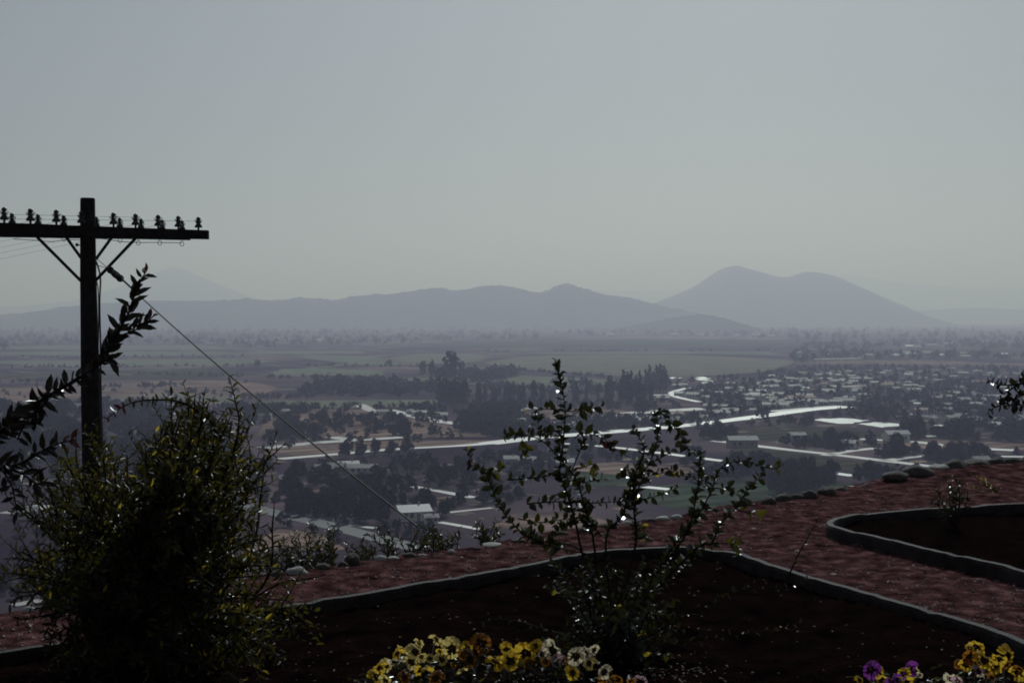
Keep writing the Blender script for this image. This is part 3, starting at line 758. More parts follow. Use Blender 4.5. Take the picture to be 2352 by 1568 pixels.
stem([(1000, 1400), (700, 1330), (640, 1250)], .004, .001, .3, root=False)
stem([(950, 830), (1050, 800), (1080, 860)], .003, .001, .1, root=False, m=0, gap=.014)
stem([(1320, 900), (1240, 860), (1280, 830)], .003, .001, .1, root=False)
stem([(1420, 800), (1560, 720), (1580, 690)], .003, .001, .1, root=False, gap=.014)
stem([(1340, 1000), (1380, 900), (1500, 860), (1600, 850)], .003, .001, .1, root=False, gap=.014)
stem([(1830, 1000), (1780, 900), (1600, 870), (1540, 820)], .003, .001, .1, root=False, gap=.016)
stem([(2000, 1100), (2140, 1140), (2190, 1160)], .003, .001, .2, root=False, gap=.02, m=0)
stem([(1850, 960), (1960, 960), (2000, 1000)], .003, .001, .2, root=False)
stem([(1840, 1330), (2000, 1340), (2030, 1420)], .003, .001, .4, root=False, m=0)
stem([(1100, 1280), (1000, 1180), (850, 1200), (780, 1260)], .004, .001, .2, root=False)
stem([(1320, 1200), (1380, 1230), (1400, 1330)], .003, .001, .2, root=False, m=0, yp=.2)
for x in range(70):                          # twiggy lower body
    u, v = random.uniform(1235, 1565), random.uniform(1270, 1560)
    tip = D(u, v, dd + random.uniform(-.35, .35)); tip.z = max(tip.z, .04)
    bs = b2 + Vector((random.uniform(-.1, .1), random.uniform(-.1, .1), 0)); mid = bs.lerp(tip, .5) + Vector((0, 0, .07)) + rv(.04)
    twig(st, lf, [bs, mid, tip], .004, .0012, t0=.2, gap=.015, L=.036, W=.022, m=1, ym=4, yp=.015, n=4)
for uv in [[(1380, 1490), (1240, 1440), (1150, 1420), (1100, 1430)], [(1420, 1500), (1560, 1420), (1680, 1360), (1800, 1350), (1850, 1330)], [(1420, 1500), (1600, 1470), (1740, 1450), (1840, 1430)], [(1400, 1510), (1520, 1520), (1600, 1500)], [(1420, 1500), (1600, 1400), (1750, 1330)]]:
    twig(st, lf, [D(u, v, dd + .1) for u, v in uv], .003, .001, t0=.3, gap=.035, L=.03, W=.017, m=1)
st.build('stems', M['bark'], sh2, origin=tuple(b2)); lf.build('foliage', LM, sh2, origin=tuple(b2))

# --- single shoot by the kerb, plant in the right bed, branch at the right edge
random.seed(8)
p0 = G(1806, 1335, .03); o_ = empty('sapling', tuple(p0)); tag(o_, 'single slanting leafy shoot beside the kerb right of the middle shrub', 'plant')
st, lf = MB(), MB(); twig(st, lf, [p0, D(1830, 1280, p0.y), D(1855, 1235, p0.y), D(1882, 1186, p0.y)], .006, .0015, t0=.25, gap=.02, L=.04, W=.017, m=1, ym=0, yp=.4)
st.build('stem', M['bark'], o_, origin=tuple(p0)); lf.build('foliage', LM, o_, origin=tuple(p0))

p0 = G(2197, 1212, .03); o_ = empty('young_shrub', tuple(p0)); tag(o_, 'small round-headed young shrub standing in the right-hand bed', 'shrub')
st, lf = MB(), MB()
for u, v in [(2150, 1120), (2170, 1098), (2190, 1092), (2205, 1105), (2222, 1125), (2215, 1145), (2145, 1150), (2160, 1140), (2180, 1120), (2200, 1140), (2165, 1170), (2175, 1185)]:
    tip = D(u, v, p0.y + random.uniform(-.15, .15)); twig(st, lf, [p0, p0.lerp(tip, .55) + rv(.04), tip], .006, .0015, t0=.45, gap=.016, L=.05, W=.026, m=1)
st.build('stems', M['bark'], o_, origin=tuple(p0)); lf.build('foliage', LM, o_, origin=tuple(p0))
p0 = G(2290, 1130, .03); o_ = empty('weed', tuple(p0)); tag(o_, 'yellowish low weed on the path below the right boulders', 'plant')
st, lf = MB(), MB()
for k in range(7):
    tip = p0 + Vector((random.uniform(-.25, .2), random.uniform(-.1, .1), random.uniform(.05, .16))); twig(st, lf, [p0, p0.lerp(tip, .5) + rv(.03), tip], .003, .001, t0=.1, gap=.02, L=.03, W=.013, m=0, ym=4, yp=.3)
st.build('stems', M['bark'], o_, origin=tuple(p0)); lf.build('foliage', LM, o_, origin=tuple(p0))

p0 = Vector((2.35, 5.0, .03)); o_ = empty('small_tree', tuple(p0)); tag(o_, 'dark leafy branch tips of a small tree reaching in at the right edge', 'tree')
st, lf = MB(), MB(); d = 5.0
twig(st, lf, [p0, D(2660, 1300, d), D(2520, 900, d), D(2440, 780, d)], .02, .006, t0=.7, gap=.02, L=.035, W=.024, m=2)
for uv in [[(2490, 880), (2400, 880), (2352, 868), (2345, 880), (2300, 884), (2268, 872)], [(2490, 900), (2400, 890), (2352, 905), (2310, 925), (2280, 938), (2265, 952)], [(2400, 890), (2350, 880), (2320, 895), (2300, 908)], [(2400, 895), (2360, 925), (2330, 930), (2300, 932)], [(2520, 900), (2430, 850), (2380, 845), (2352, 850)]]:
    twig(st, lf, [D(u, v, d) for u, v in uv], .006, .001, t0=.25, gap=.009, L=.03, W=.022, m=2, ang=70, ym=1, yp=.3)
st.build('trunk', M['bark'], o_, origin=tuple(p0)); lf.build('crown', LM, o_, origin=tuple(p0))

# --- weeds and low bushes on the terrace rim
for i, (u, v, hu, wu, lab) in enumerate([(690, 1285, 60, 60, 'ragged dark weed bush on the path rim beside the big left bush'), (740, 1270, 62, 40, 'upright dark weed on the path rim behind the largest rounded stone'), (930, 1268, 56, 110, 'wide ferny bush on the rim at the foot of the guy wire'), (1010, 1262, 50, 70, 'dense dark bush on the rim just right of the guy wire foot'), (1120, 1248, 50, 50, 'low dark bush on the rim behind the left stems of the middle shrub'), (830, 1280, 40, 50, 'low grassy weed on the rim left of the guy wire'), (640, 1300, 50, 60, 'dark weed tangle on the rim touching the big left bush')]):
    q = G(u, v); q.y += .35; q.z = side_z(q.x, q.y) - .02; d = q.y
    o_ = empty('rim_bush', tuple(q)); tag(o_, lab, 'bush', 'weeds and low bushes along the terrace rim')
    st, lf = MB(), MB()
    for k in range(16):
        tip = D(u + random.uniform(-wu, wu) * .8, v - hu * random.uniform(.35, 1.15), d + random.uniform(-.2, .2))
        bs = q + Vector((random.uniform(-.1, .1), random.uniform(-.1, .1), 0))
        twig(st, lf, [bs, bs.lerp(tip, .6) + Vector((0, 0, .05)), tip], .004, .001, t0=.15, gap=.013, L=.05, W=.016, m=1, ym=0, yp=.2, n=4)
    st.build('stems', M['bark'], o_, origin=tuple(q)); lf.build('foliage', LM, o_, origin=tuple(q))

# ------------------------------------------------------------------ pansies
def petalmat(name, c, c2): return leafmat(name, c, c2, tuple(min(1, x * 1.1) for x in c), .5, .6, 40, spec=.2)
PC = {'y': petalmat('yellow_petal', (.66, .43, .04), (.5, .31, .02)), 'c': petalmat('cream_petal', (.68, .53, .18), (.56, .41, .10)), 'w': petalmat('white_petal', (.68, .58, .40), (.56, .46, .28)),
      'o': petalmat('orange_petal', (.30, .12, .015), (.16, .055, .01)), 'b': petalmat('brown_petal', (.12, .05, .012), (.07, .03, .01)), 'p': petalmat('purple_petal', (.20, .04, .26), (.12, .02, .16)), 'k': petalmat('pink_petal', (.5, .3, .34), (.4, .22, .26))}
M['eye'] = mat('dark_flower_eye', (.02, .008, .004), (.05, .02, .01), 60, .8, spec=.1)
random.seed(77)
def pansy(mb, c, r, face):
    f = face.normalized(); s = f.cross(Vector((0, 0, 1))); s = s.normalized() if s.length > 1e-4 else Vector((1, 0, 0)); up = s.cross(f)
    roll = random.uniform(-.35, .35)
    pet = [(math.pi * .5 + .60, .70, .62, 0, .30), (math.pi * .5 - .60, .70, .62, -.03, .30), (math.pi + .20, .66, .54, .05, -.15), (-.20, .66, .54, .05, -.15), (-math.pi / 2, .62, .66, .09, .05)]
    for a, dist, rad, off, back in pet:
        a += roll + random.uniform(-.2, .2); dist *= random.uniform(.85, 1.15); rad *= random.uniform(.8, 1.12)
        out = s * math.cos(a) + up * math.sin(a); tan = up * math.cos(a) - s * math.sin(a)
        curl = random.uniform(-.3, .75); ph = random.uniform(0, 6); n, k = 13, 4; vs = []
        for i in range(k + 1):
            q = i / k
            for j in range(n):
                w = -1 + 2 * j / (n - 1); th = w * 1.25
                rr_ = r * (dist * .2 + q * rad * 1.25 * (math.cos(th * .62)) * (1 + .06 * math.sin(j * 1.9 + ph)))
                sp = r * rad * (.16 + .86 * math.sin(q * 1.9)) * math.sin(w * 1.4) * .92
                ruff = r * .09 * q * q * math.sin(j * 1.55 + ph)
                vs.append(c + out * rr_ + tan * sp + f * (r * off - r * (back + curl * .45) * q * q + ruff))
        fs = []
        for i in range(k):
            for j in range(n - 1): fs.append((i * n + j, i * n + j + 1, (i + 1) * n + j + 1, (i + 1) * n + j))
        b = len(mb.f); mb.add(vs, fs, 0)
        if -2.4 < a < .9 or a > 2.6:               # dark blotch at the throat of the three lower petals
            for z in range(len(fs)):
                i, j = divmod(z, n - 1)
                if i == 0 or (i == 1 and 2 <= j <= n - 4 and random.random() < .8): mb.m[b + z] = 1
        else:
            for z in range(n - 1): mb.m[b + z] = 1
A4 = lambda x, y: (574.2 + .3418 * x, 1119.7 + .3418 * y)
A6 = lambda x, y: (1148.4 + .293 * x, 1205.8 + .293 * y)
A8 = lambda x, y: (1780 + .2432 * x, 1320.7 + .2432 * y)
plants = [
 ('pale yellow pansy plant at the left end of the middle clump', [(A4(870, 1205), 'y', 1), (A4(845, 1265), 'y', .9), (A4(915, 1195), 'c', .8), (A4(905, 1290), 'c', .7)]),
 ('cream and white pansy plant second from the left in the middle clump', [(A4(1035, 1085), 'c', 1), (A4(990, 1110), 'y', .9), (A4(975, 1165), 'w', 1), (A4(1085, 1165), 'c', .9), (A4(1040, 1265), 'o', .8)]),
 ('tall cream pansy plant with the two highest pale blooms in the middle clump', [(A4(1135, 1040), 'c', .8), (A4(1250, 1015), 'c', .85), (A4(1110, 1095), 'c', 1), (A4(1150, 1130), 'c', .7), (A4(1210, 1145), 'c', .6), (A4(1160, 1220), 'y', 1.1)]),
 ('broad pale yellow pansy plant below the tall cream one', [(A4(1355, 1080), 'c', 1.25), (A4(1285, 1150), 'c', .8), (A4(1275, 1095), 'y', .6), (A4(1250, 1275), 'o', .9), (A4(1365, 1190), 'o', .5)]),
 ('rust-brown pansy plant in the middle of the clump', [(A4(1555, 1045), 'o', 1.3), (A4(1580, 1085), 'b', .9), (A4(1460, 1075), 'y', .9), (A4(1440, 1115), 'o', .8), (A4(1480, 1150), 'b', 1.1), (A4(1420, 1225), 'c', .7)]),
 ('bright yellow pansy plant right of the rust-brown one', [(A4(1725, 1085), 'y', .85), (A4(1645, 1165), 'y', 1.1), (A4(1750, 1165), 'y', 1.1), (A4(1690, 1190), 'y', .6)]),
 ('golden pansy plant with one large ring-shaped bloom', [(A4(1850, 1110), 'y', 1.35), (A4(1920, 1058), 'y', .8), (A4(1870, 1180), 'o', .6)]),
 ('white pansy plant with dark-eyed blooms in the middle clump', [(A4(2035, 1090), 'w', 1.35), (A4(1965, 1118), 'w', .9), (A4(2060, 1160), 'k', .8), (A4(1985, 1165), 'o', .7)]),
 ('white pansy plant at the right end of the pale blooms', [(A4(2185, 1125), 'w', 1.1), (A4(2250, 1112), 'w', 1.1), (A4(2312, 1085), 'w', .7), (A4(2280, 1180), 'c', .8), (A4(2170, 1240), 'y', .9), (A4(2140, 1160), 'o', .6)]),
 ('low orange pansy plant trailing right of the middle clump', [(A6(815, 1145), 'w', .9), (A6(815, 1210), 'o', .8), (A6(925, 1200), 'o', .8), (A6(1030, 1215), 'o', .6), (A6(1100, 1225), 'k', .9)]),
 ('purple and yellow pansy plant at the bottom right of the bed', [(A8(910, 890), 'p', 1), (A8(980, 905), 'y', .7), (A8(1005, 985), 'y', .7), (A8(1110, 985), 'p', 1), (A8(800, 985), 'y', .6), (A8(990, 945), 'p', .7)]),
 ('dark purple pansy plant with one yellow bloom near the bottom edge', [(A8(1265, 880), 'p', 1.1), (A8(1320, 895), 'c', .8), (A8(1215, 925), 'y', .7), (A8(1180, 990), 'p', .8), (A8(1245, 1010), 'y', .9), (A8(1370, 935), 'w', .4)]),
 ('tall yellow pansy plant left in the right corner clump', [(A8(1900, 670), 'y', 1.1), (A8(1840, 685), 'y', .6), (A8(1840, 765), 'o', .9), (A8(1970, 795), 'y', 1.1), (A8(1800, 840), 'y', .9), (A8(1880, 820), 'y', .6), (A8(1730, 830), 'o', .6)]),
 ('yellow pansy plant at the far right corner', [(A8(2195, 755), 'y', 1.2), (A8(2115, 785), 'y', .9), (A8(2180, 825), 'o', .7), (A8(2105, 850), 'y', .9), (A8(2055, 865), 'y', .8), (A8(2290, 915), 'y', .9), (A8(2305, 880), 'o', .6)]),
 ('pale pansy plant with white and mauve blooms below the right yellow ones', [(A8(1675, 975), 'w', 1), (A8(1720, 1000), 'k', .7), (A8(1920, 900), 'k', .8), (A8(2045, 960), 'o', .6), (A8(1940, 945), 'w', .4)]),
]
for lab, fl_ in plants:
    pos = []
    for (u, v), c, s in fl_:
        h = random.uniform(.22, .30); r = ray(u, v); pos.append((Vector((0, 0, EYE)) + r * ((h - EYE) / r.z), c, s))
    cx = sum(p.x for p, _, _ in pos) / len(pos); cy = sum(p.y for p, _, _ in pos) / len(pos)
    b = Vector((cx, cy + .02, .03)); o_ = empty('pansy_plant', tuple(b)); tag(o_, lab, 'flowers', 'pansies in the front bed')
    st, lf = MB(), MB()
    for p, c, s in pos:
        mb = MB(); face = Vector((random.uniform(-.9, .9), random.choice((-1, -1, .7, 1)), random.uniform(-.1, .9)))
        pansy(mb, Vector((0, 0, 0)), .036 * s, face)
        f_ = mb.build('flower', [PC[c], M['eye']], o_); f_.location = p - b
        st.tube(crm([b + Vector((random.uniform(-.04, .04), random.uniform(-.03, .03), 0)), b.lerp(p, .6) + Vector((0, .02, .03)), p + Vector((0, .012, .0))], 4), .0025, 4)
    for k in range(70):
        q = b + Vector((random.uniform(-.13, .13), random.uniform(-.1, .1), random.uniform(.02, .2))); 
        lf.leaf(q, Vector((random.uniform(-1, 1), random.uniform(-1, .6), random.uniform(-.2, .6))), Vector((0, 0, 1)) + rv(.5), .042, .018, 1 if random.random() < .8 else 0)
    st.build('stems', M['leaf_dark'], o_, origin=tuple(b)); lf.build('foliage', LM, o_, origin=tuple(b))

# loose pebbles on the path
random.seed(9)
M['pebble'] = mat('path_pebble', (.09, .05, .045), (.30, .20, .18), 30, .7, spec=.3)
mb = MB()
for k in range(5200):
    u, v = random.uniform(-20, 2400), random.uniform(1120, 1500)
    p = G(u, v)
    if p.y > edge_y(p.x) - .1 or not -7.4 < p.x < 8.3 or p.y < 3.1 or inpoly(p.x, p.y, near_poly) or inpoly(p.x, p.y, right_poly): continue
    r0 = random.uniform(.004, .014) * (1.6 if random.random() < .08 else 1); z = ground_z(p.x, p.y, False); q = [random.uniform(.7, 1.3) for _ in range(6)]; t = random.uniform(0, 1.5)
    ring = [(p.x + r0 * q[i] * math.cos(t + i * 1.57), p.y + r0 * q[i] * math.sin(t + i * 1.57), z + r0 * .15) for i in range(4)]
    mb.add(ring + [(p.x, p.y, z + r0 * q[4] * .8)], [(0, 1, 4), (1, 2, 4), (2, 3, 4), (3, 0, 4)])
tag(mb.build('pebbles', M['pebble']), 'loose reddish pebbles strewn over the garden path', 'pebbles', kind='stuff')

# dry leaves and bits lying on the bed soil
random.seed(3)
M['litter'] = mat('dry_leaf_litter', (.08, .045, .035), (.24, .16, .13), 20, .7, spec=.3)
mb = MB()
for k in range(380):
    u, v = random.uniform(500, 2352), random.uniform(1270, 1568)
    if random.random() < .22: u, v = random.gauss(1560, 70), random.gauss(1545, 12)
    p = G(u, v, .03)
    if not inpoly(p.x, p.y, near_poly): continue
    p.z = ground_z(p.x, p.y, True) + .008
    a = random.uniform(0, 6.28); mb.leaf(p, Vector((math.cos(a), math.sin(a), random.uniform(-.1, .25))), Vector((0, 0, 1)) + rv(.3), random.uniform(.008, .026), random.uniform(.005, .012))
tag(mb.build('leaf_litter', M['litter']), 'dry leaf litter scattered over the dark bed soil', 'leaf litter', kind='stuff')

# ------------------------------------------------------------------ trees of the valley
def crown_mb(mb, H, Wd, seed, n=420, kind='round', m=0, leafs=.11):
    random.seed(seed); lobes = []
    if kind == 'round':
        for k in range(9):
            lobes.append((Vector((random.uniform(-.32, .32) * Wd, random.uniform(-.32, .32) * Wd, H * random.uniform(.26, .78))), Wd * random.uniform(.18, .32)))
        lobes.append((Vector((0, 0, H * (.82 if i < len(stones) else .66))), Wd * .22))
    else:
        for k in range(12):
            t = k / 11; lobes.append((Vector((random.uniform(-.1, .1) * Wd, random.uniform(-.1, .1) * Wd, H * (.14 + .80 * t))), Wd * (.26 + .22 * math.sin(math.pi * (.15 + .8 * t))) * (1 - .72 * t * t) * random.uniform(.85, 1.15)))
    for k in range(n):
        c, r_ = random.choice(lobes); d = rv(1); d = d.normalized() * (random.random() ** .35) if d.length > 0 else d
        p = c + d * r_; s = leafs * Wd * random.uniform(.55, 1.3) if kind == 'round' else .15 * Wd * random.uniform(.5, 1.2)
        nn = (d + rv(.9)); nn = nn.normalized() if nn.length > 0 else Vector((0, 0, 1)); a = nn.orthogonal().normalized(); b = nn.cross(a)
        q = random.uniform(0, 3); a, b = a * math.cos(q) + b * math.sin(q), b * math.cos(q) - a * math.sin(q)
        mb.add([p - a * s, p - b * s * .7 + nn * s * .2, p + a * s, p + b * s * .7 + nn * s * .15], [(0, 1, 2, 3)], m)
def trunk_mb(mb, H, Wd, m=0, n=7):
    mb.tube([Vector((0, 0, -.3)), Vector((.02 * Wd, 0, H * .25)), Vector((0, .02 * Wd, H * .6))], [H * .028, H * .02, H * .008], n, m)
    for k in range(4):
        a = k * 1.6 + .4; z = H * (.25 + .07 * k); mb.tube([Vector((0, 0, z)), Vector((math.cos(a) * Wd * .16, math.sin(a) * Wd * .16, z + H * .14)), Vector((math.cos(a) * Wd * .3, math.sin(a) * Wd * .3, z + H * .22))], [H * .012, H * .008, H * .003], 5, m)
proto = {'near': [], 'mid': [], 'poplar': []}
def place(o, p, s, rz): o.location = p; o.scale = s; o.rotation_euler = (0, 0, rz)
protos_near = []; protos_mid = []; protos_pop = []
def near_tree(seed, cm):
    t = empty('broadleaf_tree'); H, Wd = 9, 8
    tm = MB(); trunk_mb(tm, H, Wd); tm.build('trunk', M['trunk'], t)
    cmb = MB(); crown_mb(cmb, H, Wd, seed, 900, leafs=.07); cmb.build('crown', M[cm], t); return t
def mid_tree(seed, cm, kind='round'):
    mb = MB(); H, Wd = (9, 8) if kind == 'round' else (14, 3.2)
    trunk_mb(mb, H, Wd, 1, 5); crown_mb(mb, H, Wd, seed, 300 if kind == 'round' else 380, kind, 0)
    return mb.build('broadleaf_tree' if kind == 'round' else 'poplar_tree', [M[cm], M['trunk']])
used = set()
def inst(pool, k, maker):
    if k not in pool: pool[k] = maker(k); return pool[k]
    return copy_tree(pool[k])
poolN, poolM, poolP = {}, {}, {}
def avoid(u, v, s=.7, soft=.2):
    """true where a tree of size s would stand on, or hide, a field edge, a pond or a road"""
    up = 7.5 * s / V(u, v).y * F
    for uv in fields:
        if inpoly(u, v, uv) or inpoly(u, v - up * .4, uv): return True
    for uv in ponds:
        for k in range(6):
            if inpoly(u, v - up * k / 5, uv): return True
    for uv, wd in roads:
        for (a, b), (c, d) in zip(uv, uv[1:]):
            if min(a, c) - 6 < u < max(a, c) + 6:
                yy = b + (d - b) * ((u - a) / (c - a) if abs(c - a) > 1e-6 else .5)
                if yy - 3 < v < yy + 6 or (yy < v < yy + 4 + up and random.random() > soft): return True
    return False
random.seed(101)
cand = []
def scatter(poly, n, force=False, near=False, s=(.6, 1.2), up=8):
    us = [p[0] for p in poly]; vs_ = [p[1] for p in poly]; k = tries = 0
    while k < n and tries < n * 30:
        tries += 1; u, v = random.uniform(min(us), max(us)), random.uniform(min(vs_), max(vs_))
        if not inpoly(u, v, poly): continue
        sz = random.uniform(*s)
        if not force and avoid(u, v, sz): continue
        cand.append((v, u, sz, near)); k += 1
scatter([(-60, 1085), (-60, 965), (90, 955), (230, 965), (330, 970), (430, 985), (520, 1010), (560, 1070), (330, 1100)], 60, True, True, (.9, 1.5))
scatter([(560, 1070), (900, 1045), (1260, 1030), (1300, 1110), (1100, 1180), (980, 1190), (600, 1180)], 60, False, True, (.35, .7))
scatter([(560, 1180), (800, 1150), (900, 1190), (780, 1230)], 10, False, True, (.4, .7))
scatter([(1260, 1030), (1640, 1060), (2140, 1080), (2030, 1110), (1800, 1140), (1400, 1080)], 45, False, True, (.4, .8))
scatter([(1640, 1000), (2352, 985), (2400, 1060), (2140, 1066), (1800, 1020)], 45, False, True, (.5, .9))
for u, v, n in [(650, 972, 5), (740, 968, 5), (780, 978, 6), (640, 985, 6), (930, 972, 6), (900, 990, 5), (700, 1000, 9), (640, 1008, 6), (950, 998, 6), (1080, 990, 6), (860, 975, 5), (1640, 1005, 5), (1665, 1008, 4), (1860, 1120, 6), (1880, 1105, 5), (1810, 1130, 5)]:
    for k in range(n): cand.append((v + random.gauss(0, 2), u + random.gauss(0, 22), random.uniform(.45, .8), True))
for u, v in [(795, 1050), (830, 1048), (900, 1042), (935, 1040), (1500, 982), (1600, 972), (1745, 957), (1760, 955), (860, 1043)]: cand.append((v + 3, u, .7, True))
nN = 0
gN = 'trees between the roads and houses of the near valley'
labN = {0: 'dark round-crowned tree on the near valley floor among the lanes', 1: 'brownish round-crowned tree on the near valley floor among the lanes'}
for v, u, s, nr in cand:
    k = random.randrange(5); p = V(u, v); o = inst(poolN, k, lambda q: near_tree(40 + q, 'crown_b' if q in (1, 3) else 'crown'))
    place(o, p, (s * random.uniform(.85, 1.2), s, s * random.uniform(.8, 1.15)), random.uniform(0, 6)); tag(o, labN[1 if k in (1, 3) else 0], 'tree', gN); nN += 1
# poplars
pops = []
for k in range(46): pops.append((random.uniform(1010, 1500), 929 + random.uniform(-3, 3), random.uniform(.75, 1.05)))
for k in range(9): pops.append((1010 + k * 7.5, 931 + random.uniform(-2, 2), random.uniform(1.12, 1.32)))
for u in (1398, 1404, 1432, 1440, 1448, 1462, 1470): pops.append((u, 921, random.uniform(1.2, 1.5)))
for u in (1484, 1492, 1500, 1508, 1516, 1524, 1530): pops.append((u, 900, random.uniform(1.1, 1.5)))
for u in (745, 775, 790, 815, 878, 885): pops.append((u, 903, random.uniform(.7, 1.1)))
for k in range(12): pops.append((random.uniform(60, 560), 955 + random.uniform(-10, 0), random.uniform(.45, .75)))
for i, (u, v, s) in enumerate(pops):
    k = random.randrange(4); o = inst(poolP, k, lambda q: mid_tree(70 + q, 'crown_t', 'poplar'))
    w_ = random.uniform(.9, 1.5); place(o, V(u, v), (s * w_, s * w_, s), random.uniform(0, 6))
    tag(o, 'slim dark poplar in a row beyond the fields, one of many alike', 'tree', 'poplars standing in rows in the valley')
# the tall clump in the fields
for i, (u, v, s, wx, lab) in enumerate([(1033, 882, 3.0, .62, 'broad tallest tree of the clump in the middle of the fields'), (972, 868, 1.75, .5, 'leftmost tall tree of the clump in the fields'), (993, 870, 1.9, .45, 'second tall tree from the left in the field clump'), (1062, 870, 1.75, .5, 'tall slim tree right of the broadest one in the field clump'), (1010, 884, 1.7, .8, 'lower rounded tree in front of the field clump'), (1075, 868, 1.1, .9, 'low tree at the right end of the field clump'), (590, 845, 1.0, 1.0, 'lone round tree on the field edge behind the guy wire'), (895, 842, .9, .9, 'lone tree left of the field clump'), (918, 914, .9, .9, 'lone tree in the long green field')]):
    o = inst(poolM, i % 3, lambda q: mid_tree(90 + q, 'crown'))
    place(o, V(u, v), (s * wx, s * wx, s), i * 1.1); tag(o, lab, 'tree')
# remaining woods, too many to count
random.seed(202)
def woods(name, m, items):
    mb = MB(); small = []
    for sd in range(5):
        q = MB(); crown_mb(q, 9, 8.5, 300 + sd, 34, leafs=.19); small.append(q)
    for u, v, s in items:
        p = V(u, v); q = random.choice(small); a = random.uniform(0, 6); ca, sa = math.cos(a), math.sin(a)
        mb.add([(p.x + (x * ca - y * sa) * s, p.y + (x * sa + y * ca) * s, p.z + z * s - .9 * s) for x, y, z in q.v], q.f)
    return mb.build(name, M[m])
it = []
def sc2(poly, n, s, up=4, force=False):
    us = [p[0] for p in poly]; vs_ = [p[1] for p in poly]; k = tr_ = 0
    while k < n and tr_ < n * 20:
        tr_ += 1; u, v = random.uniform(min(us), max(us)), random.uniform(min(vs_), max(vs_))
        sz = random.uniform(*s)
        if not inpoly(u, v, poly) or (not force and avoid(u, v, sz)): continue
        it.append((u, v, sz)); k += 1
sc2([(1500, 990), (1530, 880), (1750, 862), (1850, 842), (2420, 842), (2420, 1000), (1950, 985)], 1150, (.32, .68))
sc2([(1000, 1000), (1100, 935), (1500, 935), (1560, 980), (1250, 1003)], 330, (.45, .85))
sc2([(-60, 958), (-60, 930), (540, 932), (600, 955), (560, 990), (560, 960)], 120, (.5, .9))
sc2([(1000, 950), (880, 945), (600, 945), (570, 960), (1000, 968)], 90, (.45, .8))
sc2([(690, 912), (720, 880), (1000, 872), (1010, 905), (880, 912)], 150, (.5, 1.0))
sc2([(900, 880), (1200, 846), (1180, 866), (1100, 880)], 70, (.6, 1.1))
sc2([(1800, 840), (1850, 790), (2420, 770), (2420, 826), (1900, 826)], 380, (.7, 1.3), 2)
sc2([(-60, 806), (-60, 762), (900, 762), (1250, 770), (1240, 780), (600, 800), (200, 806)], 480, (.8, 1.5), 1)
sc2([(-60, 768), (-60, 752), (1500, 757), (1800, 760), (2420, 745), (2420, 772), (1850, 785), (1250, 770)], 460, (1, 2.0), 1)
sc2([(1300, 880), (1010, 900), (1010, 915), (1500, 915), (1500, 890)], 80, (.6, 1.0), force=True)
for a, b, n in [((600, 868), (880, 870), 40), ((560, 941), (1000, 936), 60), ((560, 916), (740, 914), 30), ((700, 841), (980, 842), 30), ((1180, 850), (1400, 868), 40), ((-50, 846), (560, 842), 50), ((-50, 822), (560, 819), 40), ((1100, 808), (1800, 806), 50), ((300, 860), (560, 866), 30), ((240, 890), (420, 886), 20), ((380, 905), (560, 900), 16), ((0, 880), (240, 872), 24)]:
    for k in range(n):
        t = random.random(); it.append((a[0] + (b[0] - a[0]) * t, a[1] + (b[1] - a[1]) * t + random.gauss(0, .8), random.uniform(.25, .55)))
sc2([(560, 1075), (900, 1055), (1260, 1035), (1300, 1105), (1100, 1175), (980, 1185), (600, 1185)], 95, (.35, .75), 6)
sc2([(620, 1185), (800, 1165), (900, 1195), (1000, 1230), (800, 1250), (640, 1225)], 40, (.25, .5), 6)
sc2([(1260, 1035), (1640, 1065), (2140, 1085), (2030, 1110), (1800, 1140), (1400, 1085)], 90, (.3, .7), 6)
sc2([(1640, 1005), (2400, 985), (2400, 1060), (2140, 1066), (1800, 1025)], 170, (.3, .7), 6)
sc2([(-60, 1100), (-60, 960), (330, 968), (560, 1060), (560, 1180), (200, 1200)], 130, (.5, 1.0), 6)
sc2([(600, 945), (1080, 940), (1120, 1008), (600, 1040)], 110, (.3, .6), 2, True)
sc2([(-80, 1160), (330, 1180), (330, 1385), (-80, 1400)], 90, (.22, .5), 4)
sc2([(-60, 885), (600, 875), (620, 910), (500, 930), (-60, 930)], 70, (.25, .5), 1, True)
tag(woods('woodland', 'crown', it), 'countless dark trees and hedges across the hazy valley', 'woodland', kind='stuff')

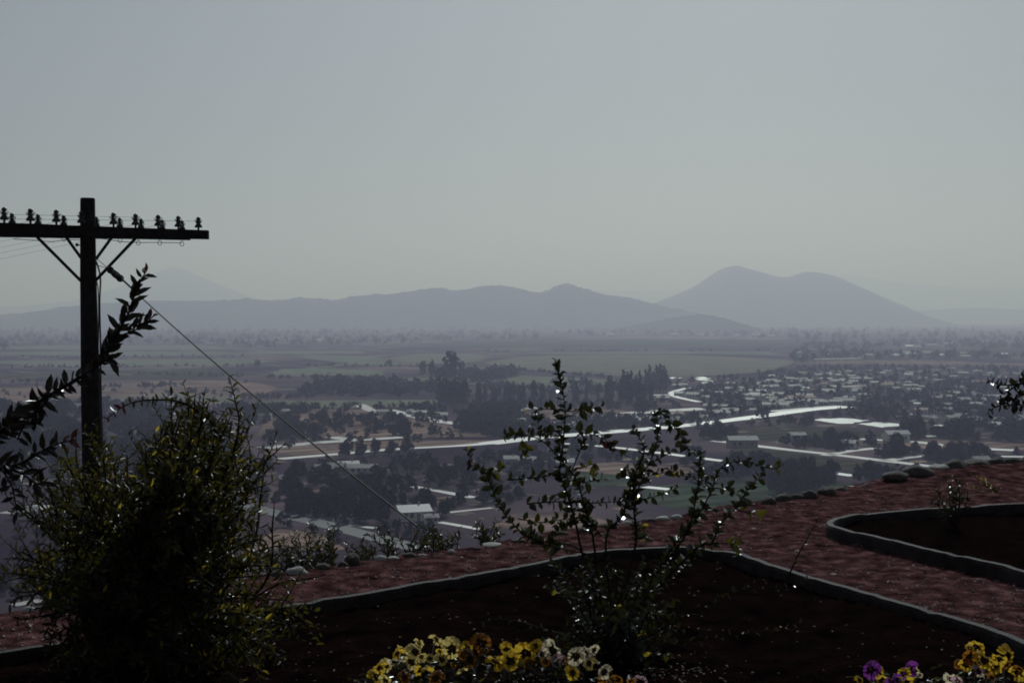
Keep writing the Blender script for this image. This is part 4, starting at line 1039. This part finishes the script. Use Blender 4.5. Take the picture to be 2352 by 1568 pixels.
# ------------------------------------------------------------------ houses of the valley
M['wall_w'] = mat('whitewashed_wall', (.55, .53, .50), (.66, .64, .60), 1, .8, spec=.2)
M['wall_b'] = mat('brown_wall', (.22, .17, .14), (.30, .24, .20), 1, .85, spec=.2)
M['roof_t'] = mat('pale_sheet_roof', (.15, .135, .145), (.34, .32, .32), .08, .65, spec=.3)
M['roof_g'] = mat('grey_roof', (.16, .16, .19), (.23, .23, .26), 1.5, .5, spec=.5)
M['roof_o'] = mat('clay_roof', (.26, .13, .09), (.34, .19, .13), 1.5, .7, spec=.3)
M['pane'] = mat('dark_pane', (.02, .022, .025), (.03, .03, .035), 3, .15, spec=.6)
def house_parts(L, Wd, H, rise):
    wl, rf, op = MB(), MB(), MB()
    wl.add([(-L, -Wd, -.5), (L, -Wd, -.5), (L, Wd, -.5), (-L, Wd, -.5), (-L, -Wd, H), (L, -Wd, H), (L, Wd, H), (-L, Wd, H), (-L, 0, H + rise), (L, 0, H + rise)],
           [(0, 1, 5, 4), (2, 3, 7, 6), (1, 2, 6, 9, 5), (3, 0, 4, 8, 7)])
    o = .45; k = rise / Wd
    for s in (-1, 1):
        e = Vector((0, s * (Wd + o), H - o * k)); r_ = Vector((0, 0, H + rise)); t = Vector((0, 0, .16))
        rf.hexa([Vector((-L - o, e.y, e.z + .02)), Vector((L + o, e.y, e.z + .02)), Vector((L + o, 0, r_.z + .02)), Vector((-L - o, 0, r_.z + .02)), Vector((-L - o, e.y, e.z)) + t, Vector((L + o, e.y, e.z)) + t, Vector((L + o, 0, r_.z)) + t, Vector((-L - o, 0, r_.z)) + t])
    rf.box(L * .4, L * .4 + .5, .3, .8, H + rise * .6, H + rise + .7)
    for x in (-.65, -.25, .6): op.box(L * x - .5, L * x + .5, -Wd - .04, -Wd + .02, 1.0, 2.2)
    op.box(L * .18 - .45, L * .18 + .45, -Wd - .05, -Wd + .02, 0, 2.1)
    return wl, rf, op
def house_near(name, wm, rm, L, Wd, H, rise):
    t = empty(name); wl, rf, op = house_parts(L, Wd, H, rise)
    wl.build('wall', M[wm], t); rf.build('roof', M[rm], t)
    for x in (-.65, -.25, .6):
        q = MB(); q.box(L * x - .5, L * x + .5, -Wd - .04, -Wd + .02, 1.0, 2.2); q.build('window', M['pane'], t)
    q = MB(); q.box(L * .18 - .45, L * .18 + .45, -Wd - .05, -Wd + .02, 0, 2.1); q.build('door', M['wall_b'], t)
    return t
def house_far(wm, rm, L, Wd, H, rise):
    mb = MB(); 
    for i, q in enumerate(house_parts(L, Wd, H, rise)): mb.add(q.v, q.f, i)
    return mb.build('house', [M[wm], M[rm], M['pane']])
for (u, v, wm, rm, L, Wd, H, rz, lab) in [
    (948, 1193, 'wall_w', 'roof_g', 4.2, 3, 2.6, .35, 'wide house with a grey-blue gable roof below the terrace rim'),
    (990, 1203, 'wall_w', 'roof_t', 1.6, 1.4, 2.0, .2, 'small bright white house beside the grey-roofed one'),
    (802, 1168, 'wall_w', 'roof_o', 2.2, 1.8, 2.4, .6, 'small house with an orange clay roof left of the guy wire'),
    (745, 1090, 'wall_w', 'roof_t', 3, 2.2, 2.6, .1, 'leftmost of the huddled pale sheds under the guy wire'),
    (772, 1086, 'wall_b', 'roof_t', 3, 2.2, 2.6, -.2, 'brown-walled shed with a pale roof second in the huddle under the guy wire'),
    (800, 1084, 'wall_w', 'roof_g', 3.4, 2.4, 2.8, .3, 'grey-roofed house in the huddle under the guy wire'),
    (832, 1088, 'wall_w', 'roof_t', 5.0, 2.2, 2.4, .12, 'long pale-roofed shed right in the huddle under the guy wire'),
    (662, 1113, 'wall_b', 'roof_t', 2.6, 2.0, 2.2, -.3, 'lone pale-roofed hut among dark trees right of the big bush'),
    (777, 1206, 'wall_w', 'roof_t', .8, .8, 1.4, 0, 'tiny white pump house by the dark road'),
    (1172, 1072, 'wall_w', 'roof_t', 2.2, 2, 3.2, .1, 'left one of the two bright white cottages behind the middle shrub'),
    (1203, 1072, 'wall_w', 'roof_t', 4.2, 2.2, 2.8, -.1, 'longer right one of the two bright white cottages behind the middle shrub'),
    (1297, 1079, 'wall_w', 'roof_t', 3.0, 2.4, 3.0, .1, 'white cottage seen between the stems of the middle shrub'),
    (350, 1062, 'wall_w', 'roof_g', 5, 3, 2.8, .2, 'blue-grey roofed house behind the top of the big left bush'),
    (1704, 1026, 'wall_b', 'roof_t', 6, 3, 3.2, .1, 'dark barn with a pale flat-looking roof beside the lane'),
    (1948, 1030, 'wall_w', 'roof_t', 3, 2.4, 2.6, -.4, 'white house between the two branch lanes on the right'),
    (2058, 1012, 'wall_w', 'roof_g', 5, 3, 3.2, .2, 'large grey-roofed house above the branch lanes on the right'),
    (2250, 1068, 'wall_w', 'roof_t', 3, 2, 2.4, .3, 'pale-roofed house just behind the right boulders'),
    (1830, 1010, 'wall_w', 'roof_t', 3.4, 2.2, 2.4, .1, 'pale house at the upper edge of the right pasture'),
    (1315, 1128, 'wall_w', 'roof_t', 2.2, 2, 2.6, 0, 'small white house by the lawn behind the middle shrub'),
    (60, 1190, 'wall_w', 'roof_t', 3, 2, 2.2, .3, 'white-roofed house at the far left behind the big bush')]:
    o = house_near('house', wm, rm, L, Wd, H, Wd * .45); o.location = V(u, v); o.rotation_euler = (0, 0, rz); tag(o, lab, 'house')
random.seed(404)
poolH = {}
kinds = [('wall_w', 'roof_t', 6, 4, 3.2, 1.6), ('wall_w', 'roof_g', 5, 3.6, 3.2, 1.8), ('wall_w', 'roof_t', 8, 4, 3.4, 1.4), ('wall_b', 'roof_t', 6, 3.6, 3, 1.5), ('wall_w', 'roof_o', 6, 4, 3.2, 1.8)]
labH = ['small white-walled house with a pale roof far out on the plain, one of many alike', 'small white-walled house with a grey roof far out on the plain, one of many alike', 'long white-walled shed with a pale roof far out on the plain, one of many alike', 'brown-walled house with a pale roof far out on the plain, one of many alike', 'white-walled house with a clay roof far out on the plain, one of many alike']
spots = []
def hs_(poly, n, s):
    us = [p[0] for p in poly]; vs_ = [p[1] for p in poly]; k = 0
    while k < n:
        u, v = random.uniform(min(us), max(us)), random.uniform(min(vs_), max(vs_))
        if inpoly(u, v, poly) and not avoid(u, v, .3): spots.append((u, v, random.uniform(*s))); k += 1
hs_([(1480, 990), (1540, 885), (1760, 866), (2000, 850), (2100, 900), (2000, 930), (1700, 950)], 130, (.4, .8))
hs_([(2000, 850), (2400, 850), (2400, 1000), (2100, 960)], 80, (.4, .75))
hs_([(1080, 940), (1500, 940), (1480, 975), (1200, 1000)], 26, (.45, .8))
hs_([(420, 800), (600, 775), (900, 770), (900, 786), (600, 796)], 26, (.8, 1.3))
hs_([(1860, 822), (1950, 815), (2300, 815), (2330, 826)], 18, (.8, 1.3))
hs_([(1250, 772), (1500, 770), (1830, 772), (1830, 776)], 8, (1, 1.6))
hs_([(1900, 800), (2400, 780), (2400, 812)], 16, (.8, 1.3))
hs_([(600, 950), (1000, 945), (1050, 1000), (620, 1005)], 12, (.4, .7))
hs_([(0, 940), (500, 935), (560, 955), (0, 952)], 10, (.5, .8))
for u in (1868, 1882, 1897, 1912, 1928, 1944, 1958, 1972): spots.append((u, 829 - (u - 1868) * .02, .6))
for u, v, s in spots:
    k = random.choice([0, 0, 0, 1, 2, 3, 4, 0])
    o = inst(poolH, k, lambda q: house_far(*kinds[q]))
    place(o, V(u, v), (s, s, s), random.uniform(-.5, .5)); tag(o, labH[k], 'house', 'small houses scattered over the far plain')
# two pale towers on the plain
for u, v, h, lab in [(1836, 829, 12, 'pale slender tower at the left end of the distant house row'), (1828, 785, 16, 'white tower far out on the plain below the twin peaks')]:
    p = V(u, v); t = empty('tower', tuple(p)); tag(t, lab, 'tower')
    q = MB(); q.lathe((0, 0, -.5), [(4.2, 0), (3.6, h * .75), (4.4, h * .76), (4.4, h * .8)], 12); q.build('shaft', M['wall_w'], t)
    q = MB(); q.lathe((0, 0, h * .8 - .5), [(3.6, .02), (3.6, h * .1), (.3, h * .2)], 12); q.build('cap', M['roof_t'], t)

# ------------------------------------------------------------------ haze
hz = bpy.data.materials.new('valley_haze'); hz.use_nodes = True; t = hz.node_tree; t.nodes.clear()
ho = t.nodes.new('ShaderNodeOutputMaterial'); pv = t.nodes.new('ShaderNodeVolumePrincipled')
pv.inputs['Color'].default_value = (.705, .715, 1.0, 1); pv.inputs['Density'].default_value = .00028; pv.inputs['Anisotropy'].default_value = .38; pv.inputs['Absorption Color'].default_value = (1, 1, 1, 1)
t.links.new(pv.outputs[0], ho.inputs['Volume'])
mb = MB(); mb.box(-18500, 18500, -60, 22500, -236, 430)
tag(mb.build('haze', hz), 'pale blue haze lying over the whole valley', 'haze', kind='stuff')
